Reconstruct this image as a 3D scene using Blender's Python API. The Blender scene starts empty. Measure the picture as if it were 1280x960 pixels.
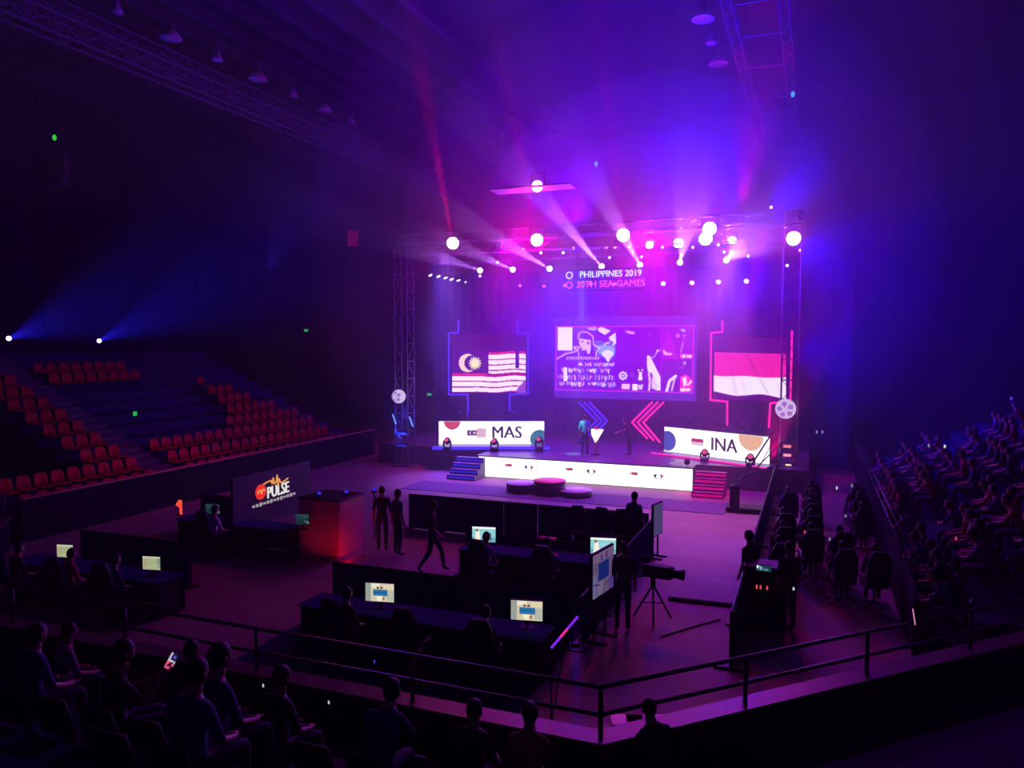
import bpy, math, random
import numpy as np
from mathutils import Vector, Matrix, Euler
R = math.radians
SC = bpy.context.scene
COL = SC.collection
PI = math.pi

# ------------------------------------------------------------------ camera, world, exposure
EYE = 5.5
cd = bpy.data.cameras.new('camera')
cd.sensor_width = 36.0
cd.lens = 36.0 * 950 / 1280
cd.clip_start = 0.05
cd.clip_end = 300
cam = bpy.data.objects.new('camera', cd)
COL.objects.link(cam)
cam.location = (0, 0, EYE)
cam.rotation_euler = (R(90 - 3.13), 0, R(21.5))
SC.camera = cam
w = bpy.data.worlds.new('world')
SC.world = w
w.use_nodes = True
w.node_tree.nodes['Background'].inputs[0].default_value = (0.02, 0.02, 0.25, 1)
w.node_tree.nodes['Background'].inputs[1].default_value = 0.0
SC.view_settings.view_transform = 'Standard'
SC.view_settings.look = 'None'
SC.view_settings.gamma = 1
SC.view_settings.exposure = 0.0
SC.cycles.use_denoising = True
SC.cycles.volume_bounces = 0
SC.cycles.max_bounces = 4
SC.cycles.diffuse_bounces = 2
SC.cycles.glossy_bounces = 2
SC.cycles.sample_clamp_indirect = 4
HAZE = 0.017


def light(name, kind, loc, aim, power, color, size=60, blend=0.6, radius=0.06, parent=None):
    d = bpy.data.lights.new(name, kind)
    d.energy = power
    d.color = color
    d.shadow_soft_size = radius
    if kind == 'SPOT':
        d.spot_size = R(size)
        d.spot_blend = blend
    o = bpy.data.objects.new(name, d)
    COL.objects.link(o)
    o.location = loc
    if aim is not None:
        o.rotation_euler = (Vector(aim) - Vector(loc)).to_track_quat('-Z', 'Y').to_euler()
    if parent is not None:
        o.parent = parent
        o.matrix_parent_inverse = Matrix.Translation(-Vector(parent.location)) if parent.rotation_euler.to_matrix().is_identity else parent.matrix_basis.inverted()
    return o


# added blue and magenta fills without fixtures, fitted to give the stage glow
light('blue_wide_fill', 'SPOT', (-3.6, 30.8, 10.6), (-4.6, 24, 18.0), 11500, (0.0, 0.0, 1.0), 120, 1.0, 0.3)
light('blue_wide_fill', 'SPOT', (-1.4, 31.2, 10.2), (2.6, 28, 11.5), 9500, (0.0, 0.0, 1.0), 130, 1.0, 0.3)
light('blue_wide_fill', 'SPOT', (-9.0, 30.5, 10.4), (-10.0, 25, 15), 8200, (0.1, 0.0, 1.0), 120, 1.0, 0.3)
light('magenta_fill', 'POINT', (-10.8, 28.8, 10.0), None, 600, (1.0, 0.0, 0.45), radius=.4)
light('magenta_fill', 'POINT', (-6.0, 29.0, 9.6), None, 420, (1.0, 0.0, 0.5), radius=.4)
light('blue_fill', 'POINT', (-2.5, 29.5, 8.0), None, 1300, (0.0, 0.0, 1.0), radius=.4)
light('blue_fill', 'POINT', (-9.5, 31.0, 6.0), None, 3000, (0.0, 0.0, 1.0), radius=.4)
light('blue_wide_fill', 'SPOT', (-0.6, 31.6, 9.2), (6, 30.5, 7.5), 3800, (0.0, 0.0, 1.0), 150, 1.0, 0.3)
light('blue_wide_fill', 'SPOT', (-0.6, 32.5, 5.0), (6, 31.5, 5.5), 2200, (0.0, 0.0, 1.0), 150, 1.0, 0.3)
# stage wash from above onto platform and screens surround
light('stage_wash', 'SPOT', (-6.0, 30.0, 10.0), (-6.5, 33, 1), 5800, (1.0, 0.0, 0.9), 110, 1.0, 0.3)
light('stage_wash', 'SPOT', (-12.0, 30.0, 10.0), (-12.0, 33, 1), 4600, (1.0, 0.0, 1.0), 110, 1.0, 0.3)
light('girder_pink', 'SPOT', (-2.6, 30.5, 10.6), (-2.0, 32.5, 17), 5000, (1, 0, .25), 34, 1, .1)
# floor washes
light('floor_wash', 'SPOT', (-3.0, 29.0, 9.8), (-3.4, 23.5, 0), 7400, (1.0, 0.17, 0.95), 46, 1.0, 0.3)
light('floor_wash', 'SPOT', (-9.0, 29.0, 9.8), (-9.0, 25.5, 0), 1500, (0.6, 0.25, 1.0), 60, 1.0, 0.3)
light('floor_wash', 'SPOT', (-14.5, 29.0, 9.8), (-13.0, 27.0, 0), 11000, (0.30, 0.10, 1.0), 42, 1.0, 0.3)
light('blue_patch', 'SPOT', (-2.2, 29.0, 9.8), (-2.4, 19.5, 0), 3600, (0.05, 0.0, 1.0), 22, 0.5, 0.15)
light('stairs_pink', 'SPOT', (-1.5, 27.0, 9.6), (-3.4, 28.0, .4), 9000, (1, 0.0, 0.25), 15, 0.6, 0.15)
light('stairs_blue', 'SPOT', (-14.0, 27.0, 9.6), (-13.7, 28.2, .4), 9000, (0.02, 0.04, 1), 17, 0.6, 0.15)
light('podium_red', 'SPOT', (-7.0, 28.0, 9.7), (-8.75, 26.0, .5), 1500, (1, .12, .12), 7.5, 0.5, 0.1)
light('person_teal_fill', 'SPOT', (-8.0, 27.8, 9.7), (-9.0, 30.0, 1.7), 12000, (.25, .9, .85), 6, 0.8, 0.1)  # added teal-tinted spot brightening the shirt, no fixture
light('audience_red', 'SPOT', (-14.0, 29.5, 10.0), (-20.5, 20.5, .8), 1150, (1, 0, .12), 30, 1, 0.2)  # added red spot tinting the left seats, no fixture
light('audience_red', 'SPOT', (-2.0, 30.5, 10.0), (4, 16, 1.5), 450, (1, 0, .6), 50, 1, 0.2)  # added spot reddening the right-hand crowd, no fixture
light('court_red', 'SPOT', (-6.0, 29.0, 9.8), (-5.0, 13, 0), 700, (1, 0, .12), 50, 1, 0.2)


# ------------------------------------------------------------------ pixel -> place helpers (real metric positions)
_P, _A = R(3.13), R(21.5)


def ray(px, py):
    a = (px - 640) / 950
    b = -(py - 480) / 950
    x, y, z = a, math.cos(_P) + b * math.sin(_P), -math.sin(_P) + b * math.cos(_P)
    return (x * math.cos(_A) - y * math.sin(_A), x * math.sin(_A) + y * math.cos(_A), z)


def atz(px, py, z=0.0):
    d = ray(px, py); t = (z - EYE) / d[2]
    return Vector((d[0] * t, d[1] * t, z))


def aty(px, py, y):
    d = ray(px, py); t = y / d[1]
    return Vector((d[0] * t, y, EYE + d[2] * t))


def atx(px, py, x):
    d = ray(px, py); t = x / d[0]
    return Vector((x, d[1] * t, EYE + d[2] * t))


# ------------------------------------------------------------------ materials
MATS = {}


def mat(name, col, rough=0.6, metal=0.0, noise=0.0, nscale=6.0, bump=0.0, spec=0.5):
    if name in MATS:
        return MATS[name]
    m = bpy.data.materials.new(name)
    m.use_nodes = True
    nt = m.node_tree
    b = nt.nodes['Principled BSDF']
    b.inputs['Roughness'].default_value = rough
    b.inputs['Metallic'].default_value = metal
    b.inputs['Specular IOR Level'].default_value = spec
    b.inputs['Base Color'].default_value = (*col, 1)
    tc = nt.nodes.new('ShaderNodeTexCoord')
    n = nt.nodes.new('ShaderNodeTexNoise')
    n.inputs['Scale'].default_value = nscale
    n.inputs['Detail'].default_value = 4
    nt.links.new(tc.outputs['Object'], n.inputs['Vector'])
    r = nt.nodes.new('ShaderNodeMixRGB')
    r.blend_type = 'MIX'
    k = 1 - max(noise, 0.12)
    r.inputs[1].default_value = (col[0] * k, col[1] * k, col[2] * k, 1)
    r.inputs[2].default_value = (*[min(1, c * (1 + max(noise, 0.12))) for c in col], 1)
    nt.links.new(n.outputs['Fac'], r.inputs[0])
    nt.links.new(r.outputs[0], b.inputs['Base Color'])
    if bump:
        bp = nt.nodes.new('ShaderNodeBump')
        bp.inputs['Strength'].default_value = bump
        bp.inputs['Distance'].default_value = 0.02
        nt.links.new(n.outputs['Fac'], bp.inputs['Height'])
        nt.links.new(bp.outputs['Normal'], b.inputs['Normal'])
    MATS[name] = m
    return m


def emat(name, col, strength=1.0, sample=True):
    if name in MATS:
        return MATS[name]
    m = bpy.data.materials.new(name)
    m.use_nodes = True
    nt = m.node_tree
    nt.nodes.clear()
    o = nt.nodes.new('ShaderNodeOutputMaterial')
    e = nt.nodes.new('ShaderNodeEmission')
    e.inputs[0].default_value = (*col, 1)
    e.inputs[1].default_value = strength
    nt.links.new(e.outputs[0], o.inputs[0])
    m.cycles.emission_sampling = 'FRONT' if sample else 'NONE'
    MATS[name] = m
    return m


def screen_mat(name, strength=1.0):
    if name in MATS:
        return MATS[name]
    m = emat(name, (1, 1, 1), strength, False)
    nt = m.node_tree
    a = nt.nodes.new('ShaderNodeAttribute')
    a.attribute_name = 'picture'
    e = [n for n in nt.nodes if n.type == 'EMISSION'][0]
    nt.links.new(a.outputs['Color'], e.inputs[0])
    return m


BLACK = mat('black_metal', (0.012, 0.012, 0.016), 0.5, 0.1, spec=.25)
DRAPE = mat('black_drape', (0.022, 0.010, 0.13), 0.95, spec=.05, bump=0.5, nscale=10)  # blue in the base colour stands in for haze glow
STEEL = mat('truss_aluminium', (0.20, 0.20, 0.24), 0.4, 0.6)
PLASTIC = mat('black_plastic', (0.015, 0.012, 0.05), 0.6, spec=.2)
SEATRED = mat('red_seat_plastic', (0.42, 0.012, 0.015), 0.6, noise=0.2, spec=.15)
SEATDARK = mat('navy_seat_plastic', (0.012, 0.012, 0.03), 0.55, spec=.15)
CONC = mat('stand_concrete', (0.022, 0.016, 0.075), 0.9, noise=0.3, bump=0.2, spec=.1)  # bluish base colour carries the glow of the hall haze
RUBBER = mat('rubber', (0.015, 0.015, 0.015), 0.8)
WHITEP = mat('white_paint', (0.7, 0.7, 0.72), 0.5)
LAV = mat('pale_table_laminate', (0.75, 0.7, 0.8), 0.35)
SKIN = mat('skin', (0.42, 0.22, 0.14), 0.55)
HAIR = mat('black_hair', (0.012, 0.01, 0.01), 0.6)
TROUSER = mat('dark_trousers', (0.018, 0.015, 0.06), 0.85)
E_WHITE = emat('led_panel_white', (1.0, 0.93, 1.0), 1.7)


# ------------------------------------------------------------------ mesh helper
class MB:
    def __init__(s):
        s.v, s.f, s.sm = [], [], []

    def add(s, vs, fs, smooth=False):
        b = len(s.v)
        s.v += [tuple(v) for v in vs]
        s.f += [tuple(b + i for i in f) for f in fs]
        s.sm += [smooth] * len(fs)
        return s

    def box(s, c, d, rot=None, bev=0.0):
        x, y, z = d[0] / 2, d[1] / 2, d[2] / 2
        if bev > 0:
            bev = min(bev, x * .9, y * .9, z * .9)
            rings = []
            for zz, ins in ((-z, bev), (-z + bev, 0), (z - bev, 0), (z, bev)):
                X, Y = x - ins, y - ins
                q = bev
                rings.append([(X - q, -Y, zz), (X, -Y + q, zz), (X, Y - q, zz), (X - q, Y, zz), (-X + q, Y, zz), (-X, Y - q, zz), (-X, -Y + q, zz), (-X + q, -Y, zz)])
            vs = [v for r in rings for v in r]
            fs = [tuple(range(7, -1, -1)), tuple(range(24, 32))]
            for r in range(3):
                for i in range(8):
                    j = (i + 1) % 8
                    fs.append((r * 8 + i, r * 8 + j, r * 8 + 8 + j, r * 8 + 8 + i))
        else:
            vs = [(a, b, e) for e in (-z, z) for a, b in ((-x, -y), (x, -y), (x, y), (-x, y))]
            fs = [(3, 2, 1, 0), (4, 5, 6, 7), (0, 1, 5, 4), (1, 2, 6, 5), (2, 3, 7, 6), (3, 0, 4, 7)]
        m = rot if rot is not None else Matrix.Identity(3)
        if not isinstance(m, Matrix):
            m = Euler(m).to_matrix()
        c = Vector(c)
        return s.add([m @ Vector(v) + c for v in vs], fs)

    def tube(s, a, b, r, n=6, r2=None, caps=True):
        a, b = Vector(a), Vector(b)
        d = b - a
        if d.length < 1e-6:
            return s
        q = d.to_track_quat('Z', 'Y').to_matrix()
        r2 = r if r2 is None else r2
        vs = []
        for p, rr in ((a, r), (b, r2)):
            for i in range(n):
                t = 2 * PI * (i + .5) / n
                vs.append(q @ Vector((math.cos(t) * rr, math.sin(t) * rr, 0)) + p)
        fs = [(i, (i + 1) % n, n + (i + 1) % n, n + i) for i in range(n)]
        if caps:
            fs += [tuple(range(n - 1, -1, -1)), tuple(range(n, 2 * n))]
        return s.add(vs, fs, n > 6)

    def path(s, pts, r, n=6):
        for a, b in zip(pts, pts[1:]):
            s.tube(a, b, r, n)
        return s

    def lathe(s, prof, c=(0, 0, 0), n=16, rot=None):
        m = rot if rot is not None else Matrix.Identity(3)
        if not isinstance(m, Matrix):
            m = Euler(m).to_matrix()
        c = Vector(c)
        vs = []
        for r, z in prof:
            for i in range(n):
                t = 2 * PI * i / n
                vs.append(m @ Vector((r * math.cos(t), r * math.sin(t), z)) + c)
        fs = []
        for k in range(len(prof) - 1):
            for i in range(n):
                j = (i + 1) % n
                fs.append((k * n + i, k * n + j, k * n + n + j, k * n + n + i))
        L = len(prof) - 1
        fs.append(tuple(range(n - 1, -1, -1)))
        fs.append(tuple(range(L * n, L * n + n)))
        return s.add(vs, fs, True)

    def ball(s, c, r, n=12, m=8, sc=(1, 1, 1)):
        prof = []
        for k in range(m + 1):
            t = -PI / 2 + PI * k / m
            prof.append((max(1e-4, r * math.cos(t)), r * math.sin(t)))
        vs0 = len(s.v)
        s.lathe(prof, (0, 0, 0), n)
        for i in range(vs0, len(s.v)):
            v = s.v[i]
            s.v[i] = (v[0] * sc[0] + c[0], v[1] * sc[1] + c[1], v[2] * sc[2] + c[2])
        return s

    def mesh(s, name, material):
        me = bpy.data.meshes.new(name)
        me.from_pydata(s.v, [], s.f)
        me.polygons.foreach_set('use_smooth', s.sm)
        mats = material if isinstance(material, (list, tuple)) else [material]
        for m in mats:
            me.materials.append(m)
        me.update()
        return me

    def build(s, name, material, parent=None, loc=None):
        return link(name, s.mesh(name, material), parent, loc)


def link(name, me, parent=None, loc=None, rz=0):
    o = bpy.data.objects.new(name, me)
    COL.objects.link(o)
    if parent is not None:
        o.parent = parent
    if loc is not None:
        o.location = loc
    if rz:
        o.rotation_euler = (0, 0, rz)
    return o


def tag(o, label=None, cat=None, group=None, kind=None):
    if label: o['label'] = label
    if cat: o['category'] = cat
    if group: o['group'] = group
    if kind: o['kind'] = kind
    return o


def thing(name, label, cat, loc=(0, 0, 0), rz=0, group=None):
    o = bpy.data.objects.new(name, None)
    o.empty_display_size = .2
    COL.objects.link(o)
    o.location = loc
    o.rotation_euler = (0, 0, rz)
    return tag(o, label, cat, group)


def kids(o):
    return KIDS.get(o.name, None) or [c for c in bpy.data.objects if c.parent == o]


KIDS = {}


def dup(root, loc, rz=0, label=None, group=None, scale=None):
    if root.name not in KIDS:
        tree = []
        for c in bpy.data.objects:
            if c.parent == root:
                tree.append((c, [g for g in bpy.data.objects if g.parent == c]))
        KIDS[root.name] = tree
    r = root.copy()
    COL.objects.link(r)
    r.location = loc
    r.rotation_euler = (0, 0, rz)
    if scale: r.scale = scale
    if label: r['label'] = label
    if group: r['group'] = group
    for c, gs in KIDS[root.name]:
        k = c.copy(); COL.objects.link(k); k.parent = r
        for g in gs:
            h = g.copy(); COL.objects.link(h); h.parent = k
    return r


def struct(name, mb, m, kind='structure'):
    o = mb.build(name, m)
    o['kind'] = kind
    return o


# raster pictures for the LED screens, one mesh face per LED block
class Pic:
    def __init__(s, nx, ny, col=(0, 0, 0)):
        s.nx, s.ny = nx, ny
        s.a = np.zeros((ny, nx, 3)); s.a[:] = col
        s.Y, s.X = np.mgrid[0:ny, 0:nx] + 0.5

    def mask(s, m, c):
        s.a[m] = c

    def rect(s, x0, y0, x1, y1, c):
        s.mask((s.X >= x0) & (s.X < x1) & (s.Y >= y0) & (s.Y < y1), c)

    def disc(s, x, y, r, c, ry=None):
        s.mask(((s.X - x) / r) ** 2 + ((s.Y - y) / (ry or r)) ** 2 <= 1, c)

    def poly(s, pts, c):
        inside = np.zeros(s.X.shape, bool)
        n = len(pts)
        for i in range(n):
            x0, y0 = pts[i]; x1, y1 = pts[(i + 1) % n]
            if y0 == y1: continue
            cond = ((y0 > s.Y) != (y1 > s.Y)) & (s.X < (x1 - x0) * (s.Y - y0) / (y1 - y0) + x0)
            inside ^= cond
        s.mask(inside, c)

    def line(s, pts, w, c):
        for (x0, y0), (x1, y1) in zip(pts, pts[1:]):
            dx, dy = x1 - x0, y1 - y0
            L = dx * dx + dy * dy + 1e-9
            t = np.clip(((s.X - x0) * dx + (s.Y - y0) * dy) / L, 0, 1)
            s.mask((s.X - x0 - t * dx) ** 2 + (s.Y - y0 - t * dy) ** 2 <= w * w / 4, c)

    def build(s, name, corners, material, parent=None, keep=None):
        """corners: top-left, top-right, bottom-right, bottom-left in the parent's space"""
        tl, tr, br, bl = [np.array(c, float) for c in corners]
        nx, ny = s.nx, s.ny
        u = np.linspace(0, 1, nx + 1)[None, :, None]
        v = np.linspace(0, 1, ny + 1)[:, None, None]
        P = (tl * (1 - u) + tr * u) * (1 - v) + (bl * (1 - u) + br * u) * v
        P = P.reshape(-1, 3)
        idx = np.arange((nx + 1) * (ny + 1)).reshape(ny + 1, nx + 1)
        F = np.stack([idx[1:, :-1], idx[1:, 1:], idx[:-1, 1:], idx[:-1, :-1]], -1).reshape(-1, 4)
        C = s.a.reshape(-1, 3)
        if keep is not None:
            k = keep.reshape(-1); F = F[k]; C = C[k]
        me = bpy.data.meshes.new(name)
        me.from_pydata(P.tolist(), [], F.tolist())
        at = me.color_attributes.new('picture', 'FLOAT_COLOR', 'CORNER')
        cc = np.ones((len(F), 4, 4), np.float32)
        cc[:, :, :3] = C[:, None, :]
        at.data.foreach_set('color', cc.ravel())
        me.materials.append(material)
        me.update()
        return link(name, me, parent)


def text(name, body, size, material, parent, origin, xdir, updir, extrude=0.004, align='CENTER', sx=1.0, bold=0.0, twice=0.0):
    c = bpy.data.curves.new(name, 'FONT')
    c.body = body; c.size = size; c.extrude = extrude; c.offset = bold
    c.align_x = align; c.align_y = 'CENTER'
    c.resolution_u = 3
    o = bpy.data.objects.new('tmp', c)
    COL.objects.link(o)
    dg = bpy.context.evaluated_depsgraph_get()
    me = bpy.data.meshes.new_from_object(o.evaluated_get(dg))
    bpy.data.objects.remove(o)
    xd, up = Vector(xdir).normalized(), Vector(updir).normalized()
    if twice:
        vv = [tuple(v.co) for v in me.vertices]; ff = [tuple(p.vertices) for p in me.polygons]; nv = len(vv)
        me = bpy.data.meshes.new(name)
        me.from_pydata(vv + [(x + twice, y, z + .0005) for x, y, z in vv], [], ff + [tuple(i + nv for i in f) for f in ff])
    nz = xd.cross(up)
    m = Matrix((xd * sx, up, nz)).transposed().to_4x4()
    m.translation = Vector(origin)
    me.transform(m)
    me.materials.clear(); me.materials.append(material)
    return link(name, me, parent)


# ------------------------------------------------------------------ setting
def haze_mat(name, dens):
    hz = bpy.data.materials.new(name)
    hz.use_nodes = True
    nt = hz.node_tree
    nt.nodes.clear()
    o_ = nt.nodes.new('ShaderNodeOutputMaterial')
    vs_ = nt.nodes.new('ShaderNodeVolumeScatter')
    vs_.inputs['Color'].default_value = (1, 1, 1, 1)
    vs_.inputs['Density'].default_value = dens
    nt.links.new(vs_.outputs[0], o_.inputs['Volume'])
    return hz


# thin haze in the whole hall, nested ellipsoids thicken it to shape the stage glow
struct('haze', MB().box((-9, 21, 9.3), (59, 53, 19.4)), haze_mat('thin_haze', 0.0022), 'stuff')
for rx, ry, rz_, dn in ((4.5, 4, 4.5, .016), (7, 6, 6.5, .012), (10, 8.5, 9.5, .009), (13.5, 11.5, 13, .006), (17, 13, 16, .002)):
    struct('haze', MB().ball((-5.8, 29.3, 9.0), 1, 40, 24, (rx, ry, rz_)), haze_mat('glow_haze', dn), 'stuff')


def floor_material():
    m = mat('court_boards', (0.36, 0.25, 0.2), 0.5, noise=0.15, nscale=1.5)
    nt = m.node_tree
    b = nt.nodes['Principled BSDF']
    tc = nt.nodes.new('ShaderNodeTexCoord')
    br = nt.nodes.new('ShaderNodeTexBrick')
    br.inputs['Scale'].default_value = 1.0
    br.inputs['Brick Width'].default_value = 2.4
    br.inputs['Row Height'].default_value = 0.3
    br.inputs['Mortar Size'].default_value = 0.008
    br.inputs['Color1'].default_value = (0.24, 0.165, 0.14, 1)
    br.inputs['Color2'].default_value = (0.20, 0.135, 0.115, 1)
    br.inputs['Mortar'].default_value = (0.12, 0.08, 0.07, 1)
    nt.links.new(tc.outputs['Object'], br.inputs['Vector'])
    nt.links.new(br.outputs['Color'], b.inputs['Base Color'])
    n = nt.nodes.new('ShaderNodeTexNoise')
    n.inputs['Scale'].default_value = 0.8
    rr = nt.nodes.new('ShaderNodeMapRange')
    rr.inputs['To Min'].default_value = 0.5
    rr.inputs['To Max'].default_value = 0.75
    nt.links.new(tc.outputs['Object'], n.inputs['Vector'])
    nt.links.new(n.outputs['Fac'], rr.inputs['Value'])
    nt.links.new(rr.outputs[0], b.inputs['Roughness'])
    return m


struct('floor', MB().box((-9, 22, -0.1), (62, 56, 0.2)), floor_material())
struct('ceiling', MB().box((-9, 22, 19.2), (62, 56, 0.2)), mat('roof_deck', (0.015, 0.015, 0.025), 0.7, noise=.3))
struct('wall_back', MB().box((-9, 48.2, 9.5), (62, 0.4, 19.2)), mat('back_wall', (0.03, 0.03, 0.04), 0.9, noise=.3))
struct('wall_left', MB().box((-39.2, 22, 9.5), (0.4, 53, 19.2)), mat('side_wall', (0.012, 0.012, 0.025), 0.9, noise=.3))
struct('wall_right', MB().box((21.2, 22, 9.5), (0.4, 53, 19.2)), MATS['side_wall'])
struct('wall_front', MB().box((-9, -5.8, 9.5), (62, 0.4, 19.2)), MATS['back_wall'])
#@@PART2

# ------------------------------------------------------------------ stage platform
YF = 28.45          # stage front
H = 0.86
st = thing('stage_platform', 'black stage platform with white LED strip along its front edge', 'stage', (0, 0, 0))
d = MB().box((-8.4, 32.3, H / 2), (8.8, 7.6, H))
d.box((-15.6, 33.1, H / 2), (5.6, 6.2, H)); d.box((-2.0, 32.6, H / 2), (4.0, 6.6, H))
STG = mat('stage_deck_paint', (0.10, 0.09, 0.12), 0.35, noise=.2)
d.build('deck', STG, st)
l = aty(599, 570, YF - .1); r = aty(865.5, 585, YF - .1)
x0, x1 = l.x, r.x
bz = .03
pn = MB().box(((x0 + x1) / 2, YF - .10, (bz + .84) / 2), (x1 - x0, .08, .84 - bz)).build('led_panel', E_WHITE, st)
RED, NAVY = emat('led_red', (0.65, 0.05, 0.16), .8, False), emat('led_navy', (0.03, 0.03, 0.25), .8, False)
PINKW = emat('led_pale_pink', (0.9, 0.72, 0.82), .95, False)
yy = YF - .145
for (fx, hx, fy, hy) in ((636, 661, 581.5, 585), (712, 739, 586.5, 590), (793, 823, 592, 596)):
    p = aty(fx, fy, yy)
    MB().box(p, (.26, .006, .11)).build('flag_mark', RED, pn)
    MB().box(p + Vector((-.15, 0, -.0)), (.1, .006, .11)).build('flag_mark', PINKW, pn)
    q = aty(hx, hy, yy)
    MB().lathe([(.27, 0), (.27, .003)], (q.x, yy + .004, q.z), 20, (R(90), 0, 0)).build('round_emblem', emat('led_emblem_white', (1, .93, 1), 1.55, False), pn)
    for s, mm in ((-1, NAVY), (1, RED)):
        MB().add([(q.x + s * a, yy - .004, q.z + b) for a, b in ((.04, .08), (.15, .09), (.19, .03), (.12, -.05), (.03, -.11), (.10, .0))], [(0, 1, 2, 3, 4, 5) if s > 0 else (5, 4, 3, 2, 1, 0)]).build('emblem_wing', mm, pn)
MB().box(((x0 + x1) / 2, YF - .1, .855), (x1 - x0 + .1, .14, .03)).build('edge_trim', BLACK, st)
# stairs
def stairs(px0, px1, label, m, glow):
    a, b = aty(px0, 590, YF - .9).x, aty(px1, 590, YF - .9).x
    t = thing('stage_stairs', label, 'stairs', ((a + b) / 2, YF - .6, 0))
    for k in range(4):
        MB().box((0, -.45 + .28 * k, (k + 1) * .1), (b - a, .26, (k + 1) * .2 - .02)).build('step', m, t)
        MB().box((0, -.585 + .28 * k, (k + 1) * .2 - .035), (b - a, .015, .03)).build('nosing', BLACK, t)
        MB().box((0, -.582 + .28 * k, (k + 1) * .2 - .10), (b - a - .05, .01, .09)).build('riser_glow', glow, t)  # glowing riser faces added to carry the stairs' colour wash
STEP = mat('step_paint', (0.14, 0.12, 0.15), 0.6)
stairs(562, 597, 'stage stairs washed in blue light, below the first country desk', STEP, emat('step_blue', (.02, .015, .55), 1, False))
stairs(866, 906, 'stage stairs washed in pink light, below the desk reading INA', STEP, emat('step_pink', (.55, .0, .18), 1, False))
# podium
def disc(px, py, h, r, label, m, mt=None):
    p = atz(px, py, 0)
    t = thing('podium_block', label, 'podium', (p.x, 26.0, 0), 0, None)
    MB().lathe([(r, 0), (r, h - .03)], n=32).build('drum', m, t)
    MB().lathe([(r + .015, h - .03), (r + .015, h)], n=32).build('top', mt or m, t)
PD = mat('podium_side', (0.06, 0.05, 0.08), 0.5); PT = mat('podium_top', (0.6, 0.58, 0.62), 0.5); PR = mat('podium_top_red', (0.85, 0.25, 0.3), 0.5)
disc(653, 614, .34, .56, 'lower dark round podium block, the one nearest the blue stairs', PD, PT)
disc(689, 616, .5, .58, 'tallest round podium block with reddish top, in the middle', PD, PR)
disc(721, 619, .22, .58, 'lowest round podium block, beside the tallest one', PD, PT)
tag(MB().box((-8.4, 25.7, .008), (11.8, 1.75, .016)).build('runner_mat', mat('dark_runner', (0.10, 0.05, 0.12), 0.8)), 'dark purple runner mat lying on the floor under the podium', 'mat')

# team desks on risers with LED fronts
def desk(a, b, z0, h, word, label, lights, flag, circles):
    a, b = Vector((*a, 0)), Vector((*b, 0))
    L = (b - a).length
    rz = math.atan2(b.y - a.y, b.x - a.x)
    t = thing('team_desk', label, 'desk', ((a.x + b.x) / 2, (a.y + b.y) / 2, H), rz)
    z0 -= H
    MB().box((0, .25, z0 / 2 - .01), (L + .5, 1.7, z0 - .02), bev=.01).build('riser', STG, t)
    MB().box((0, -.62, z0 * .55), (L + .45, .03, z0 * .6)).build('riser_light_strip', lights, t)
    p = MB().box((0, 0, z0 + h / 2), (L, .06, h)).build('led_front', E_WHITE, t)
    MB().box((0, .36, z0 + h - .02), (L - .04, .68, .04), bev=.01).build('desktop', BLACK, t)
    for s in (-1, 1):
        MB().box((s * (L / 2 - .03), .34, z0 + h / 2 - .02), (.04, .6, h - .05)).build('side_panel', BLACK, t)
    y = -.035
    for (cx, cz, r, col, full) in circles:
        vs, n = [(cx, cz)], 28
        pts = []
        for i in range(n):
            th = 2 * PI * i / n
            X, Z = cx + r * math.cos(th), cz + r * math.sin(th)
            pts.append((max(-L / 2, min(L / 2, X)), max(0, min(h, Z))))
        MB().add([(q[0], y, z0 + q[1]) for q in pts], [tuple(range(n))]).build('circle_graphic', col, p)
        pts2 = [((q[0] - cx) * .8 + cx, (q[1] - cz) * .8 + cz) for q in pts]
    text('country_letters', word, .74, emat('led_text_black', (.02, .01, .04), 1, False), p, (flag[2], y - .005, z0 + h * .5), (1, 0, 0), (0, 0, 1), .003, 'LEFT', .95, 0, .03)
    return t, p, L, z0, y

BL = emat('blue_strip', (0.05, 0.03, 1.0), 1.5)
PK = emat('pink_strip', (1.0, 0.02, 0.4), 1.5)
C_RED, C_TEAL = emat('led_coral', (.75, .08, .16), .9, False), emat('led_teal', (.02, .22, .3), 1, False)
C_BLUE, C_ORG = emat('led_blue', (.04, .10, .55), .9, False), emat('led_orange', (1, .55, .33), .95, False)
t, p, L, z0, y = desk((-15.07, 29.55), (-10.8, 31.25), 1.06, 1.0, 'MAS', 'white LED fronted team desk reading MAS with coral and teal circles', BL, (0, 0, -.02 + .0), [(-1.72, 1.0, .36, C_RED, 1), (2.1, .22, .42, C_TEAL, 1)])
L0 = -.85
MB().box((L0 - .0, y, z0 + .5), (.42, .006, .24)).build('flag_canton', emat('led_plum', (.10, .01, .14), 1, False), p)
MB().box((L0 + .4, y, z0 + .5), (.42, .006, .4)).build('flag_stripes', emat('led_pink_stripe', (.85, .5, .68), .9, False), p)
for k in range(3):
    MB().box((L0 + .4, y - .004, z0 + .36 + k * .13), (.42, .004, .05)).build('stripe', emat('led_pink_light', (.95, .7, .82), .9, False), p)
MB().lathe([(.075, 0), (.075, .003)], (L0 - .05, y - .003, z0 + .5), 14, (R(90), 0, 0)).build('crescent', PINKW, p)
MB().lathe([(.055, 0), (.055, .003)], (L0 - .02, y - .007, z0 + .5), 14, (R(90), 0, 0)).build('crescent_gap', MATS['led_plum'], p)
MB().box((L0 + .1, y - .004, z0 + .5), (.1, .004, .1)).build('star', PINKW, p)
desk_mas = t
t, p, L, z0, y = desk((-5.66, 31.85), (-1.4, 29.78), .95, 1.02, 'INA', 'white LED fronted team desk reading INA with blue and peach circles', PK, (0, 0, -.15), [(-2.2, .45, .42, C_BLUE, 1), (1.62, .95, .52, C_ORG, 1)])
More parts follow.
